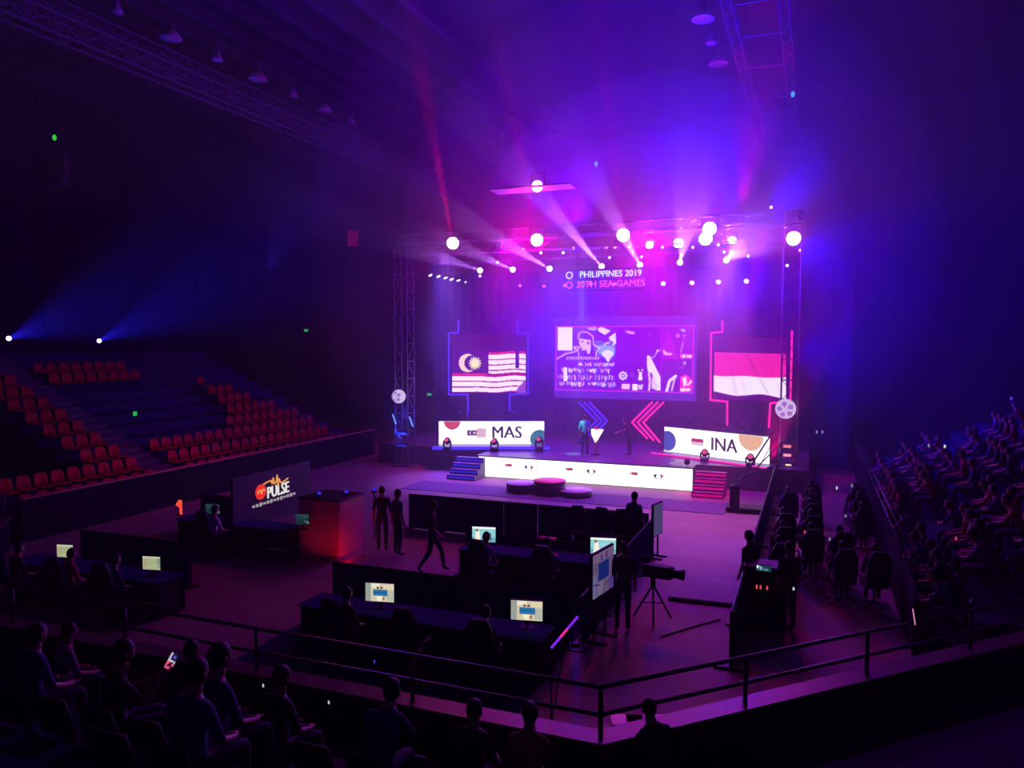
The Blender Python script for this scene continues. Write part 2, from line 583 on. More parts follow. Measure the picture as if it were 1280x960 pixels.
MB().box((-.75, y, z0 + .6), (.56, .006, .14)).build('flag_red', emat('led_maroon', (.5, .02, .09), 1, False), p)
MB().box((-.75, y, z0 + .46), (.56, .006, .13)).build('flag_white', PINKW, p)
desk_ina = t

# monitors and lamps on the team desks
def small_monitor(name='monitor', w=.52, h=.32, screen=None, label='', cat='monitor', loc=(0, 0, 0), rz=0, group=None):
    t = thing(name, label, cat, loc, rz, group)
    MB().box((0, 0, .12 + h / 2), (w, .035, h), bev=.008).build('casing', PLASTIC, t)
    MB().box((0, .03, .08), (.05, .03, .16)).build('stand', PLASTIC, t)
    MB().box((0, .03, .008), (.22, .16, .016), bev=.004).build('foot', PLASTIC, t)
    if screen is not None:
        screen(t, w - .03, h - .03, -.0185, .12 + h / 2)
    return t
for dk, word in ((desk_mas, 'MAS'), (desk_ina, 'INA')):
    rz = dk.rotation_euler[2]
    m3 = Matrix.Rotation(rz, 3, 'Z')
    proto = None
    for k in range(5):
        lp = Vector((-1.6 + .8 * k, .42, (1.06 if word == 'MAS' else .97) - H + (1.0 if word == 'MAS' else 1.02)))
        q = m3 @ lp + dk.location
        lab = ['first', 'second', 'third', 'fourth', 'fifth'][k] + ' black monitor back along the desk reading ' + word
        if proto is None:
            proto = small_monitor(label=lab, loc=q, rz=rz, group='monitors on the %s desk' % word, h=.28)
            MB().tube((.2, -.02, .30), (.2, -.02, .40), .012, 6).build('lamp_stalk', WHITEP, proto)
        else:
            dup(proto, q, rz, lab)

# ------------------------------------------------------------------ big screens
YS = 33.2
S1 = screen_mat('led_screen', 1.25)
ms = thing('main_screen', 'large central LED screen showing players and collage', 'screen', (0, 0, 0))
c = [aty(692, 398, YS), aty(870, 399, YS), aty(870, 500, YS), aty(692, 498, YS)]
cx = (c[0] + c[2]) / 2
W_, H_ = c[1].x - c[0].x, c[0].z - c[3].z
MB().box((cx.x, YS + .12, cx.z), (W_, .2, H_)).build('surround', emat('surround_led', (0.115, 0.02, 0.62), .9), ms)
c = [aty(695.5, 408.5, YS), aty(867, 408, YS), aty(867, 490.5, YS), aty(695.5, 487.5, YS)]
xa, xb, za, zb = c[0].x, c[1].x, c[0].z, (c[2].z + c[3].z) / 2
for q in (((xa + xb) / 2, za, xb - xa + .1, .05), ((xa + xb) / 2, zb, xb - xa + .1, .05), (xa, (za + zb) / 2, .05, za - zb), (xb, (za + zb) / 2, .05, za - zb)):
    MB().box((q[0], YS, q[1]), (q[2], .04, q[3])).build('bright_border', emat('border_pink', (.75, .03, .85), 1), ms)
for s_ in (-1, 1):
    MB().box((cx.x + s_ * W_ * .3, YS + .35, (cx.z + H) / 2), (.1, .1, cx.z - H), bev=.01).box((cx.x + s_ * W_ * .3, YS + .35, H + .02), (.5, .5, .04)).box((cx.x + s_ * W_ * .3, YS + .26, cx.z - .3), (.1, .12, .3)).build('support_post', BLACK, ms)
rnd = random.Random(4)
PUR = (.16, .005, .50)
W = (.95, .85, 1.0)
NX, NY = 258, 123
P_ = Pic(NX, NY, PUR)
k = 1.5      # LED blocks per photo pixel, origin at (695.5, 408.5)
def T(pts): return [((x - 695.5) * k, (y - 408.5) * k) for x, y in pts]
def zz(pts, ox=685, oy=390, s=.1198): return T([(ox + x * s, oy + y * s) for x, y in pts])
# collage
P_.poly(zz([(500, 310), (560, 300), (640, 340), (735, 330), (735, 450), (680, 520), (560, 470), (500, 400)]), (.10, .12, .75))
P_.poly(zz([(545, 360), (640, 350), (720, 380), (720, 440), (640, 480), (560, 440)]), (.25, .45, .9))
P_.disc(*zz([(650, 445)])[0], 11, (.9, .95, 1), 7)
P_.poly(zz([(600, 450), (700, 450), (655, 540)]), W)
P_.poly(zz([(540, 180), (580, 160), (680, 200), (620, 245), (550, 205)]), W)
P_.poly(zz([(420, 165), (530, 160), (520, 200), (440, 190)]), (.5, .45, .95))
P_.poly(zz([(660, 270), (730, 220), (740, 330), (690, 380), (710, 320), (670, 300)]), (.85, .85, 1))
P_.line(zz([(610, 350), (640, 325), (670, 325)]), 2, W)
P_.rect(*zz([(105, 160)])[0], *zz([(265, 412)])[0], (1, .95, 1))
P_.poly(zz([(160, 250), (190, 235), (205, 280), (185, 310), (165, 290)]), (.88, .8, .95))
# figure in a flat cap, outlined
P_.poly(zz([(345, 280), (400, 290), (465, 300), (465, 400), (455, 450), (430, 440), (420, 400), (370, 410), (345, 340)]), (.9, .6, .9))
P_.poly(zz([(330, 285), (330, 235), (370, 210), (430, 215), (490, 260), (495, 300), (430, 285)]), (.12, .0, .35))
P_.line(zz([(330, 285), (332, 235), (370, 210), (430, 215), (490, 260), (497, 350), (560, 380), (545, 410), (530, 430), (525, 480)]), 2, (.95, .55, 1))
P_.line(zz([(80, 510), (190, 450), (320, 415), (345, 370), (285, 375), (290, 395), (320, 400)]), 2.4, (.85, .5, .95))
P_.line(zz([(335, 420), (340, 480)]), 1.5, (.8, .5, .95))
P_.disc(*zz([(375, 315)])[0], 2.2, (.2, .0, .3)); P_.disc(*zz([(370, 385)])[0], 1.8, (.4, .05, .4)); P_.disc(*zz([(440, 330)])[0], 3, (.35, .05, .5))
for i in range(14):
    x = 200 + i * 26
    P_.poly(zz([(x, 505), (x + 14, 475), (x + 24, 478), (x + 10, 510)]), (.85, .55, .95))
# broken up lettering and figures in the lower left
rows = [(560, 340, 720, 52, 20), (625, 120, 720, 60, 24), (700, 110, 720, 70, 26), (770, 120, 740, 60, 22)]
for (yc, xs, xe, hh, st_) in rows:
    x = xs
    while x < xe:
        c_ = rnd.choice([(.95, .8, 1), (.8, .55, .95), (.6, .3, .85), (.9, .2, .6), (.3, .35, .9), PUR])
        wv = rnd.uniform(9, 19)
        h1, h2 = rnd.uniform(.3, .5) * hh, rnd.uniform(.2, .5) * hh
        s_ = rnd.uniform(-12, 12)
        P_.poly(zz([(x, yc - h1), (x + wv, yc - h1 * .8), (x + wv + s_, yc + h2), (x + s_, yc + h2)]), c_)
        if rnd.random() < .5:
            P_.line(zz([(x, yc), (x + 22, yc - rnd.uniform(-14, 14))]), 1.6, c_)
        x += st_ * rnd.uniform(.8, 1.3)
P_.rect(*zz([(172, 595)])[0], *zz([(212, 745)])[0], W)
# middle game view
zq = lambda pts: zz(pts, 780, 390)
P_.rect(*zz([(738, 160)])[0], 1e3, 1e3, (.155, .0, .47))
P_.rect(*zq([(-20, 200)])[0], *zq([(230, 235)])[0], (.13, .0, .6))
P_.poly(zq([(35, 210), (60, 200), (140, 215), (135, 235), (90, 238)]), (.8, .35, .9))
P_.disc(*zq([(290, 255)])[0], 2, (.4, .15, .8))
P_.line(zq([(230, 260), (230, 600)]), .9, (.3, .02, .62))
P_.disc(*zq([(20, 675)])[0], 7.6, (.75, .55, .95)); 
for i in range(8):
    P_.disc(*zq([(20 + 38 * math.cos(i * PI / 4), 675 + 38 * math.sin(i * PI / 4))])[0], 2.0, (.9, .75, 1))
P_.disc(*zq([(20, 675)])[0], 4.2, (.3, .05, .6)); P_.disc(*zq([(20, 675)])[0], 2, W)
P_.disc(*zq([(115, 660)])[0], 3.8, (.35, .12, .75)); P_.disc(*zq([(115, 660)])[0], 2.6, (.155, .0, .47))
P_.disc(*zq([(200, 700)])[0], 4.2, W); P_.rect(*zq([(185, 635)])[0], *zq([(218, 675)])[0], W)
P_.disc(*zq([(183, 615)])[0], 1.8, W); P_.disc(*zq([(222, 615)])[0], 1.8, W)
P_.rect(*zq([(5, 760)])[0], *zq([(90, 815)])[0], (1, .6, .85)); P_.rect(*zq([(120, 760)])[0], *zq([(172, 825)])[0], (1, .9, 1))
P_.poly(zq([(180, 770), (232, 762), (220, 820), (185, 815)]), (.7, .6, .95))
P_.poly(zq([(268, 460), (300, 465), (345, 560), (405, 680), (410, 825), (370, 822), (350, 720), (318, 640), (275, 620), (268, 560)]), W)
P_.poly(zq([(318, 690), (350, 680), (350, 740), (385, 770), (370, 822), (320, 800)]), (.8, .6, .95))
P_.line(zq([(290, 640), (300, 740), (292, 820)]), 4, (.85, .55, .95))
P_.line(zq([(310, 490), (350, 465), (375, 410), (430, 400)]), 2.4, (.45, .3, .9)); P_.disc(*zq([(375, 410)])[0], 1.8, W)
# two player cameras at the side of the picture
P_.rect(*zq([(415, 165)])[0], *zq([(728, 488)])[0], (.25, .0, .5))
P_.poly(zq([(470, 200), (520, 300), (580, 488), (420, 488)]), (.42, .0, .55))
P_.poly(zq([(425, 395), (470, 430), (535, 438), (500, 458), (440, 455)]), (.95, .5, .95))
P_.poly(zq([(590, 185), (640, 190), (655, 215), (630, 215)]), (.25, .45, 1))
P_.disc(*zq([(575, 250)])[0], 3.6, (.5, .1, .75)); P_.line(zq([(560, 265), (600, 268)]), 1.6, (.85, .3, .9)); P_.line(zq([(632, 320), (605, 420)]), 2.2, (.6, .2, .85)); P_.disc(*zq([(640, 255)])[0], 1.8, (.7, .4, 1))
P_.rect(*zq([(605, 445)])[0], *zq([(722, 485)])[0], (1, .1, .55)); P_.rect(*zq([(625, 450)])[0], *zq([(650, 480)])[0], W); P_.rect(*zq([(668, 455)])[0], *zq([(716, 478)])[0], W)
P_.disc(*zq([(648, 535)])[0], 3, (.45, .35, 1)); P_.line(zq([(580, 590), (640, 575)]), 1.6, (.45, .1, .8))
P_.poly(zq([(600, 680), (660, 650), (722, 700), (722, 825), (600, 825)]), (.95, .02, .5))
P_.line(zq([(470, 830), (500, 720), (560, 670)]), 5, (.95, .8, 1)); P_.line(zq([(520, 820), (550, 700)]), 3, (.8, .5, .95))
P_.poly(zq([(625, 690), (665, 670), (670, 750), (640, 780)]), (.9, .75, 1)); P_.line(zq([(680, 760), (715, 720)]), 3, (.95, .8, 1))
P_.rect(*zq([(608, 795)])[0], *zq([(650, 825)])[0], W); P_.rect(*zq([(660, 795)])[0], *zq([(705, 820)])[0], W)
P_.line(zq([(410, 165), (410, 830)]), 1, (.6, .0, .7)); P_.line(zq([(410, 490), (730, 490)]), 1, (.6, .0, .7))
P_.build('picture', [(xa, YS - .01, za), (xb, YS - .01, za), (xb, YS - .01, zb), (xa, YS - .01, zb)], S1, ms)

def neon(t, pts, y, m, r=.045):
    q = [aty(a, b, y) for a, b in pts]
    mb = MB().path(q, r, 6)
    for v in q: mb.ball(v, r * 1.02, 6, 4)
    return mb.build('neon_tube', m, t)
NB = emat('neon_blue', (0.07, 0.02, 1.0), 1.3, False); NP = emat('neon_pink', (1.0, 0.02, 0.38), 1.2, False)
NF = 33.0
fm = thing('flag_screen', 'LED screen with the striped crescent and star flag in a blue neon frame', 'screen', (0, 0, 0))
c = [aty(565, 417, NF), aty(657, 417, NF), aty(657, 491, NF), aty(565, 491, NF)]
MB().box(((c[0].x + c[1].x) / 2, NF + .1, (c[0].z + c[2].z) / 2), (c[1].x - c[0].x, .14, c[0].z - c[2].z)).build('casing', BLACK, fm)
k2 = 1.6
F_ = Pic(147, 118, (.05, .0, .12))
def f2(x, y): return ((550 + x * .1094 - 565) * k2, (395 + y * .1094 - 417) * k2)
F_.rect(0, f2(0, 385)[1], 147, 118, (.07, .0, .17))
X, Yg = F_.X, F_.Y
def wave(x, a): return a * np.sin((x - 60) / 14.0) * np.clip((x - 40) / 60, 0, 1)
PW = (.97, .84, .98)
def stripe(x0, x1, y0, y1, col, amp=1.4):
    ya, yb = f2(0, y0)[1], f2(0, y1)[1]
    xa_, xb_ = f2(x0, 0)[0], f2(x1, 0)[0]
    wv = wave(X, amp)
    F_.mask((X >= xa_) & (X <= xb_) & (Yg >= ya + wv) & (Yg <= yb + wv), col)
DR = (.38, .0, .12)
stripe(560, 975, 405, 690, DR)
for a, b in ((435, 487), (499, 547), (560, 608), (622, 672)): stripe(560, 975, a, b, PW)
stripe(560, 975, 408, 432, (.72, .01, .18))
stripe(865, 905, 400, 605, (.07, .0, .17))
stripe(135, 975, 650, 870, DR)
stripe(135, 545, 652, 680, (.72, .01, .18))
for a, b in ((688, 738), (752, 802), (816, 862)): stripe(135, 975, a, b, PW, 1.8)
stripe(560, 975, 672, 676, DR)
F_.mask((X > 128) & (Yg > 92) & (Yg > 92 + (146 - X) * 1.2), (.30, .06, .5))
cx_, cy_ = f2(320, 535)
F_.disc(cx_, cy_, 18.2 * 1.0, (.95, .68, .52), 18.2); F_.disc(cx_ + 7.5, cy_, 14.5, (.07, .0, .17), 15)
sx, sy = f2(405, 537)
th = np.arctan2(Yg - sy, X - sx); rr_ = np.hypot(X - sx, Yg - sy)
F_.mask(rr_ < 7.0 + 7.5 * np.abs(((th / (2 * PI) * 14) % 1) * 2 - 1), (.97, .82, .45))
F_.build('picture', [(q.x, NF + .02, q.z) for q in c], S1, fm)
neon(fm, [(573, 400), (573, 415.5), (561, 416.5), (561, 493), (585, 493), (585, 521)], NF - .02, NB)
neon(fm, [(647, 400), (647, 416.5), (660, 417), (660, 492), (637, 493), (637, 521)], NF - .02, NB)

fi = thing('flag_screen', 'LED screen with the red over white flag in a pink neon frame', 'screen', (0, 0, 0))
c = [aty(891, 420, NF), aty(985, 422, NF), aty(985, 503, NF), aty(891, 499, NF)]
MB().box(((c[0].x + c[1].x) / 2, NF + .1, (c[0].z + c[2].z) / 2), (c[1].x - c[0].x, .14, c[0].z - c[2].z)).build('casing', BLACK, fi)
G_ = Pic(150, 130, (.05, .0, .14))
X, Yg = G_.X, G_.Y
bot = 118 + 3.0 * np.sin((X - 20) / 17.0) + (X - 60) * .03
G_.mask((Yg > 33) & (Yg < bot) & (X > 3) & (X < 146), (.86, .015, .33))
G_.mask((Yg > 81 + .8 * np.sin(X / 14)) & (Yg < bot) & (X > 2) & (X < 146), (.93, .84, .97))
for xs, sl, sh in ((36, .35, .86), (50, .5, .9), (82, .9, .80), (104, .6, .92), (118, .5, .9)):
    cen = xs + (Yg - 60) * sl * .6
    fold = np.exp(-((X - cen) / 3.5) ** 2)[..., None] * (1 - sh) * 1.4
    msk = (Yg > 36) & (Yg < bot - 2) & (X > 4) & (X < 144)
    G_.a[msk] = (G_.a * (1 - fold))[msk]
G_.build('picture', [(q.x, NF + .02, q.z) for q in c], S1, fi)
neon(fi, [(903, 402), (903, 415), (889, 416), (888, 500), (909, 502), (909, 531)], NF - .02, NP)
neon(fi, [(990, 414), (988, 502), (963, 504), (961, 534)], NF - .02, NP)

ch = thing('neon_chevrons', 'blue neon chevrons pointing right behind the person in teal', 'neon light', (0, 0, 0))
for dx in (0, 6.5, 13):
    neon(ch, [(724 + dx, 503), (746 + dx, 526), (726 + dx * 1.05, 546)], 32.6, NB, .05)
ch2 = thing('neon_chevrons', 'pink neon chevrons pointing left beside the desk reading INA', 'neon light', (0, 0, 0))
for dx in (0, 7, 14):
    neon(ch2, [(815 + dx, 503), (790 + dx, 528), (809 + dx * 1.1, 548 + dx * .3)], 32.6, NP, .05)

# black backdrop drape behind the stage screens, in separate panels
bd = thing('backdrop_drape', 'tall black drape hanging behind the stage screens', 'curtain', (-8.4, 35.6, 0))
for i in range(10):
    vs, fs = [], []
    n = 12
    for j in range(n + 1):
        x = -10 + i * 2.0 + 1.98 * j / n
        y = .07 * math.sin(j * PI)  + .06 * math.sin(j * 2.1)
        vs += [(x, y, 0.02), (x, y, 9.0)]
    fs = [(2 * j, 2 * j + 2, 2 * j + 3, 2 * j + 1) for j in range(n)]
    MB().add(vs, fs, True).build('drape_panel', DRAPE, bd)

# ------------------------------------------------------------------ trusses
def truss_mb(a, b, w=.5, bay=.6, r=.028):
    a, b = Vector(a), Vector(b)
    d = b - a; L = d.length
    q = d.to_track_quat('Z', 'Y').to_matrix()
    ch_, rg = MB(), MB()
    cs = [(-w / 2, -w / 2), (w / 2, -w / 2), (w / 2, w / 2), (-w / 2, w / 2)]
    P = lambda c, t: q @ Vector((c[0], c[1], t)) + a
    for c in cs: ch_.tube(P(c, 0), P(c, L), r, 6)
    n = max(1, round(L / bay))
    for k in range(n + 1):
        for i in range(4):
            rg.tube(P(cs[i], L * k / n), P(cs[(i + 1) % 4], L * k / n), r * .62, 4, caps=False)
            if k < n:
                u, v = (i, (i + 1) % 4) if k % 2 == 0 else ((i + 1) % 4, i)
                rg.tube(P(cs[u], L * k / n), P(cs[v], L * (k + 1) / n), r * .55, 4, caps=False)
    return ch_, rg
def truss(t, a, b, w=.5, bay=.6, r=.028, m=None):
    c_, g_ = truss_mb(a, b, w, bay, r)
    c_.build('chord', m or STEEL, t); tag(g_.build('lattice', m or STEEL, t), kind='stuff')
def tower(px, y, label, zb, zt, w):
    x = aty(px, 500, y).x
    t = thing('truss_tower', label, 'truss', (x, y, 0))
    MB().box((0, 0, zb + .03), (w + .3, w + .3, .06)).build('base_plate', STEEL, t)
    truss(t, (0, 0, zb + .06), (0, 0, zt), w, .78)
    MB().box((0, 0, zt - .2), (w + .12, w + .12, .4)).build('top_block', BLACK, t)
    return t, x
ZT = 9.55
tl_, xl = tower(506, 29.6, 'aluminium truss tower beside the desk reading MAS', 0, ZT + .5, .62)
tr_, xr = tower(987, 31.0, 'aluminium truss tower beside the desk reading INA', 0, ZT + .9, .62)
ht = thing('header_truss', 'front overhead truss spanning between both towers', 'truss', (0, 0, 0))
truss(ht, (xl - .4, 29.6, ZT), (xr + .4, 31.0, ZT + .1), .5, .6)
h2 = thing('header_truss', 'rear overhead truss carrying the row of small pink lamps', 'truss', (0, 0, 0))
truss(h2, (xl, 33.0, ZT - .1), (xr + .3, 33.6, ZT + .1), .4, .55)
mt_ = thing('header_truss', 'upper middle truss holding the round blinder lamps', 'truss', (0, 0, 0))
truss(mt_, (xl + .3, 28.2, 9.8), (xr, 28.6, 9.9), .35, .55, .02)
dt = thing('side_truss', 'slim angled truss joining the rear truss to the tower by the INA desk', 'truss', (0, 0, 0))
truss(dt, (xr - .05, 28.0, 9.85), (xr + .1, 33.6, 9.65), .35, .55, .02)
# round LED globes on towers
def globe(px, py, y, r, label):
    p = aty(px, py, y)
    t = thing('lit_globe', label, 'lamp', p)
    MB().ball((0, 0, 0), r, 20, 12).build('shell', emat('globe_glow', (.75, .60, .95), .95), t)
    for k in range(5):
        an = k * 2 * PI / 5 + .5
        mb = MB()
        pts = []
        for u, v in ((.2, 0), (.6, .30), (.85, .0), (.6, -.30)):
            X_ = u * math.cos(an) - v * math.sin(an); Z_ = u * math.sin(an) + v * math.cos(an)
            pts.append((X_ * r, -(.06 + math.sqrt(max(.0, 1.12 - X_ * X_ - Z_ * Z_))) * r, Z_ * r))
        mb.add(pts, [(0, 1, 2, 3)]).build('petal', emat('globe_petal', (.45, .22, .8), .8, False), t)
    MB().tube((0, 0, 0), (0, .6, 0), .03, 6).build('bracket', BLACK, t)
globe(498.5, 495.5, 29.0, .30, 'small lit white globe on the tower beside the MAS desk')
globe(982, 511, 30.4, .375, 'larger lit white globe on the tower beside the INA desk')

# ------------------------------------------------------------------ lamps in the rig
ORD = ['first', 'second', 'third', 'fourth', 'fifth', 'sixth', 'seventh', 'eighth', 'ninth']
def on_header(px):
    y = 30.2
    for _ in range(4):
        y = 29.6 + (aty(px, 320, y).x - xl) / (xr - xl) * 1.4
    return y
def lamp(px, py, y, r, label, lens, depth=.35, aim=None, group=None, name='stage_lamp', lit=None, up=9.45):
    """lens disc, housing, yoke; aim: world point"""
    p = aty(px, py, y)
    t = thing(name, label, 'stage light', p, 0, group)
    aim = Vector(aim) if aim is not None else Vector((p.x * .5, p.y * .3, p.z - 1))
    d = (aim - p).normalized()
    q = d.to_track_quat('Z', 'Y').to_matrix()
    MB().lathe([(r * .55, -depth), (r * .95, -depth * .6), (r * 1.08, -.02), (r * 1.08, .0)], (0, 0, 0), 14, q).build('housing', BLACK, t)
    MB().lathe([(r, .004), (r * .8, r * .18), (r * .3, r * .27)], (0, 0, 0), 14, q).build('lens', lens, t)
    s = q @ Vector((1, 0, 0)); s.z = 0; s.normalize()
    top = Vector((0, 0, r * 1.6 + .12))
    c0 = d * -depth * .4
    MB().path([c0 + s * r * 1.15, c0 + s * r * 1.15 + top, c0 - s * r * 1.15 + top, c0 - s * r * 1.15], .018, 4).build('yoke', BLACK, t)
    if up is not None:
        MB().tube(c0 + top, Vector((c0.x, c0.y, max(c0.z + top.z + .1, up - p.z))), .014, 5).build('hanger_rod', BLACK, t)
    if lit:
        for (pw, col, size, bl, rad) in lit:
            light('lamp_light', 'SPOT', Vector(p) + d * (r * .3 + .05), p + d * 10, pw, col, size, bl, rad, t)
    return t
LW = emat('lens_white_hot', (1, .93, 1), 12, False)
LP = emat('lens_pink_hot', (1, .45, .85), 6, False)
LC = emat('lens_cyan_hot', (.75, .95, 1), 14, False)
LB = emat('lens_blue_white', (.6, .75, 1), 8, False)
MAG = (1, .0, .35); VIO = (.5, .05, 1); RD = (1, .0, .12)
place = ['nearest the tower by the MAS desk', 'second along from the MAS tower', 'above the lit letters', 'beside the brightest white lamp', 'on the tower by the INA desk']
for i, (px, py, c_, pw) in enumerate(((566, 304, (1, 0, .2), 420), (671, 300, MAG, 420), (779, 294, MAG, 350), (887, 286, MAG, 350), (992, 298, MAG, 480))):
    yb = 28.1 if i < 4 else 28.3
    lamp(px, py, yb, .24, 'large round pink blinder lamp on the upper truss, ' + place[i], LW, aim=(-4, 5, 7), up=9.75, name='blinder_lamp', lit=[(pw, c_, 170, 1, .15)])
lamp(671.5, 233, 25.0, .20, 'single pink round lamp hanging high in front of the trusses', LP, aim=(-6, 3, 9), up=11.1, name='blinder_lamp', lit=[(250, MAG, 160, 1, .1)])
# sharp beams towards the seats: lamp pixel, a pixel that the beam passes, its depth, strength
BC = (.55, .17, 1.0)
beams = [(600, 338, 500, 305, 18, 70000, 3.6), (641, 337, 520, 285, 17, 85000, 3.6), (687, 336, 560, 262, 17, 140000, 3.4), (752, 333, 640, 205, 17, 230000, 3.4), (800, 331, 735, 215, 17, 230000, 3.4), (850, 328, 868, 235, 20, 60000, 7), (908, 325, 940, 297, 24, 50000, 11)]
names_ = ['first', 'second', 'third', 'fourth', 'fifth', 'sixth', 'last']
for i, (a, b, c2, d2, yy, pw, sz) in enumerate(beams):
    q = aty(c2, d2, yy)
    lamp(a, b, on_header(a), .11, '%s sharp beam lamp along the front truss, counted from the MAS tower' % names_[i], LW, .4, q, name='beam_lamp', lit=[(pw, BC, sz, .35, .04)])
wn = ['beside the lit letters', 'between the two brightest', 'brightest, under the big blinder', 'nearest the INA tower']
for i, (a, b, pw, r) in enumerate(((812, 306, 1800, .16), (848, 304, 3500, .2), (882, 299, 5000, .26), (915, 300, 1600, .15))):
    lamp(a, b, on_header(a), r, 'blue white wash lamp on the upper truss, ' + wn[i], LC, .4, (-3.5 + i, 8, 17), name='wash_lamp', lit=[(pw, (.22, .03, 1), 90, 1, .1)])
# added narrow spots imitating the lens streaks above the blinders
for i, (a, b, c2, d2, col, pw) in enumerate(((566, 304, 541, 170, RD, 90000), (671, 300, 645, 160, (1, 0, .2), 60000), (779, 294, 757, 110, MAG, 40000), (883, 299, 866, 60, VIO, 14000), (992, 298, 965, 150, MAG, 2500), (848, 304, 855, 60, (.3, .15, 1), 16000))):
    p = aty(a, b, 27.7); q = aty(c2, d2, 22)
    light('lens_streak', 'SPOT', p, q, pw, col, 4, .9, .06)
# lower pink row
pr = [(706, 357), (738, 355), (768, 355), (829, 354.5), (865, 353.5), (898, 352.5), (933, 351.5), (680, 358), (650, 357)]
for i, (a, b) in enumerate(pr):
    big = i > 2 and i < 7
    lamp(a, b, 33.0 + .6 * (aty(a, b, 33.3).x - xl) / (xr - xl), .10 if big else .07, ORD[(3, 4, 5, 6, 7, 8, 9, 2, 1)[i] - 1] + ' small pink lamp of the low row, from the MAS side', LP if big else emat('lens_pink_dim', (1, .15, .6), 2.0, False), .25, (-6, 20, 0), 'small pink lamps of the rear truss', 'par_lamp', [(60, MAG, 100, 1, .05)] if big else None)
for i, (a, b) in enumerate(((538, 344), (548, 345.5), (557, 347.3), (564.5, 349), (573, 350.5), (582, 352.5))):
    lamp(a, b, 30.0, .085 if i < 5 else .05, ORD[i] + ' small blue white lamp of the slanting row, from the MAS tower', LB, .2, (-11, 30, 0), 'blue white lamps in the slanting row', 'par_lamp', [(520, (.1, .06, 1), 26, .8, .05)])
# small rig lamps scattered along the truss
for i, (a, b) in enumerate(((758, 309), (769, 309), (786, 308), (717, 310), (704, 316), (676, 316), (654, 312), (828, 309), (866, 309), (898, 306), (964, 259), (983, 284), (984, 332), (1000, 313), (600, 345), (622, 328), (762, 322), (802, 321), (905, 315), (935, 320))):
    lamp(a, b, on_header(a), .05, 'tiny glowing fixture among the trusses', LB if i in (5, 4) else LP, .15, None, 'tiny fixtures in the rig', 'rig_fixture')

# lit letters on the truss
sg = thing('truss_letters', 'two rows of small lit letters, cyan over pink, hung from the truss', 'sign', aty(756, 347, 30.15))
xd = (1, .0, 0)
text('upper_letters', 'PHILIPPINES 2019', .36, emat('letters_cyan', (.45, .75, 1), 2.2, False), sg, (.22, 0, .14), xd, (0, 0, 1), .01, 'CENTER', .95)
text('lower_letters', '30TH SEA GAMES', .38, emat('letters_pink', (1, .1, .75), 1.6, False), sg, (.22, 0, -.26), xd, (0, 0, 1), .01, 'CENTER', .98)
for z in (.14, -.26):
    mb = MB()
    for i in range(12):
        a0, a1 = 2 * PI * i / 12, 2 * PI * (i + 1) / 12
        mb.tube((-1.5 + .13 * math.cos(a0), 0, z + .13 * math.sin(a0)), (-1.5 + .13 * math.cos(a1), 0, z + .13 * math.sin(a1)), .02, 5)
    mb.build('ring_emblem', MATS['letters_cyan'] if z > 0 else MATS['letters_pink'], sg)
MB().box((0, .06, .36), (3.2, .04, .04)).box((0, .06, -.5), (3.2, .04, .04)).box((-1.2, .06, .75), (.03, .03, .8)).box((1.2, .06, .75), (.03, .03, .8)).build('letter_rail', BLACK, sg)

# moving heads on the stage edge
def moving_head(px, py, y, label, m):
    p = aty(px, py, y)
    zb = H if px > 700 else H
    hgt = p.z - zb
    t = thing('moving_head_light', label, 'stage light', (p.x, y, zb))
    MB().box((0, 0, hgt * .22), (.32, .28, hgt * .44), bev=.03).build('base', BLACK, t)
    for s in (-1, 1):
        MB().box((s * .16, 0, hgt * .72), (.05, .12, hgt * .62), bev=.015).build('yoke_arm', BLACK, t)
    MB().ball((0, 0, hgt), .14, 14, 8, (1, 1, 1.15)).build('head', BLACK, t)
    MB().lathe([(.10, 0), (.07, .05)], (0, -.09, hgt + .05), 12, (R(50), 0, 0)).build('lens', m, t)
HM = emat('moving_lens', (1, .12, .3), .8, False)
for i, (a, b, y, s) in enumerate(((559, 551, 28.95, 'under the coral circle of the MAS desk'), (618, 552, 29.6, 'in front of the letters MAS'), (674, 550, 30.2, 'under the teal circle of the MAS desk'), (881, 566, 30.2, 'in front of the INA desk, nearer its blue circle'), (938, 572, 29.5, 'in front of the INA desk, under its peach circle'))):
    moving_head(a, b, y, 'black moving head light ' + s, HM)
# things on stage
p = aty(744.5, 545, 30.2)
pd = thing('trophy_stand', 'glowing white upside-down triangle on a thin red post', 'stand', (p.x, 30.2, H))
hh = p.z - H
MB().add([(-.28, 0, hh + .26), (.28, 0, hh + .26), (-.02, 0, hh - .28), (-.28, .25, hh + .26), (.28, .25, hh + .26), (-.02, .25, hh - .28)], [(2, 1, 0), (3, 4, 5), (0, 1, 4, 3), (1, 2, 5, 4), (2, 0, 3, 5)]).build('triangle_panel', E_WHITE, pd)
MB().box((0, .12, hh + .31), (.16, .16, .1), bev=.02).build('red_cap', emat('red_glow', (1, .03, .15), .7, False), pd)
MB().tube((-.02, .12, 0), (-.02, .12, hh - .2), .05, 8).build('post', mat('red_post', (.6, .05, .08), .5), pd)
MB().lathe([(.22, 0), (.2, .04)], (-.02, .12, 0), 16).build('foot', BLACK, pd)
for s, px in ((0, 855), ):
    q = aty(852, 583, 28.9)
    fm_ = thing('floor_lamp_bar', 'small pale bar lamp with a round head on the stage edge by the pink stairs', 'stage light', (q.x, 28.9, H))
    MB().box((-.2, 0, .06), (.5, .08, .08), bev=.02).build('bar', emat('bar_glow', (.7, .4, .9), .6, False), fm_)
    MB().ball((.2, 0, .14), .12, 10, 8).build('head', BLACK, fm_)
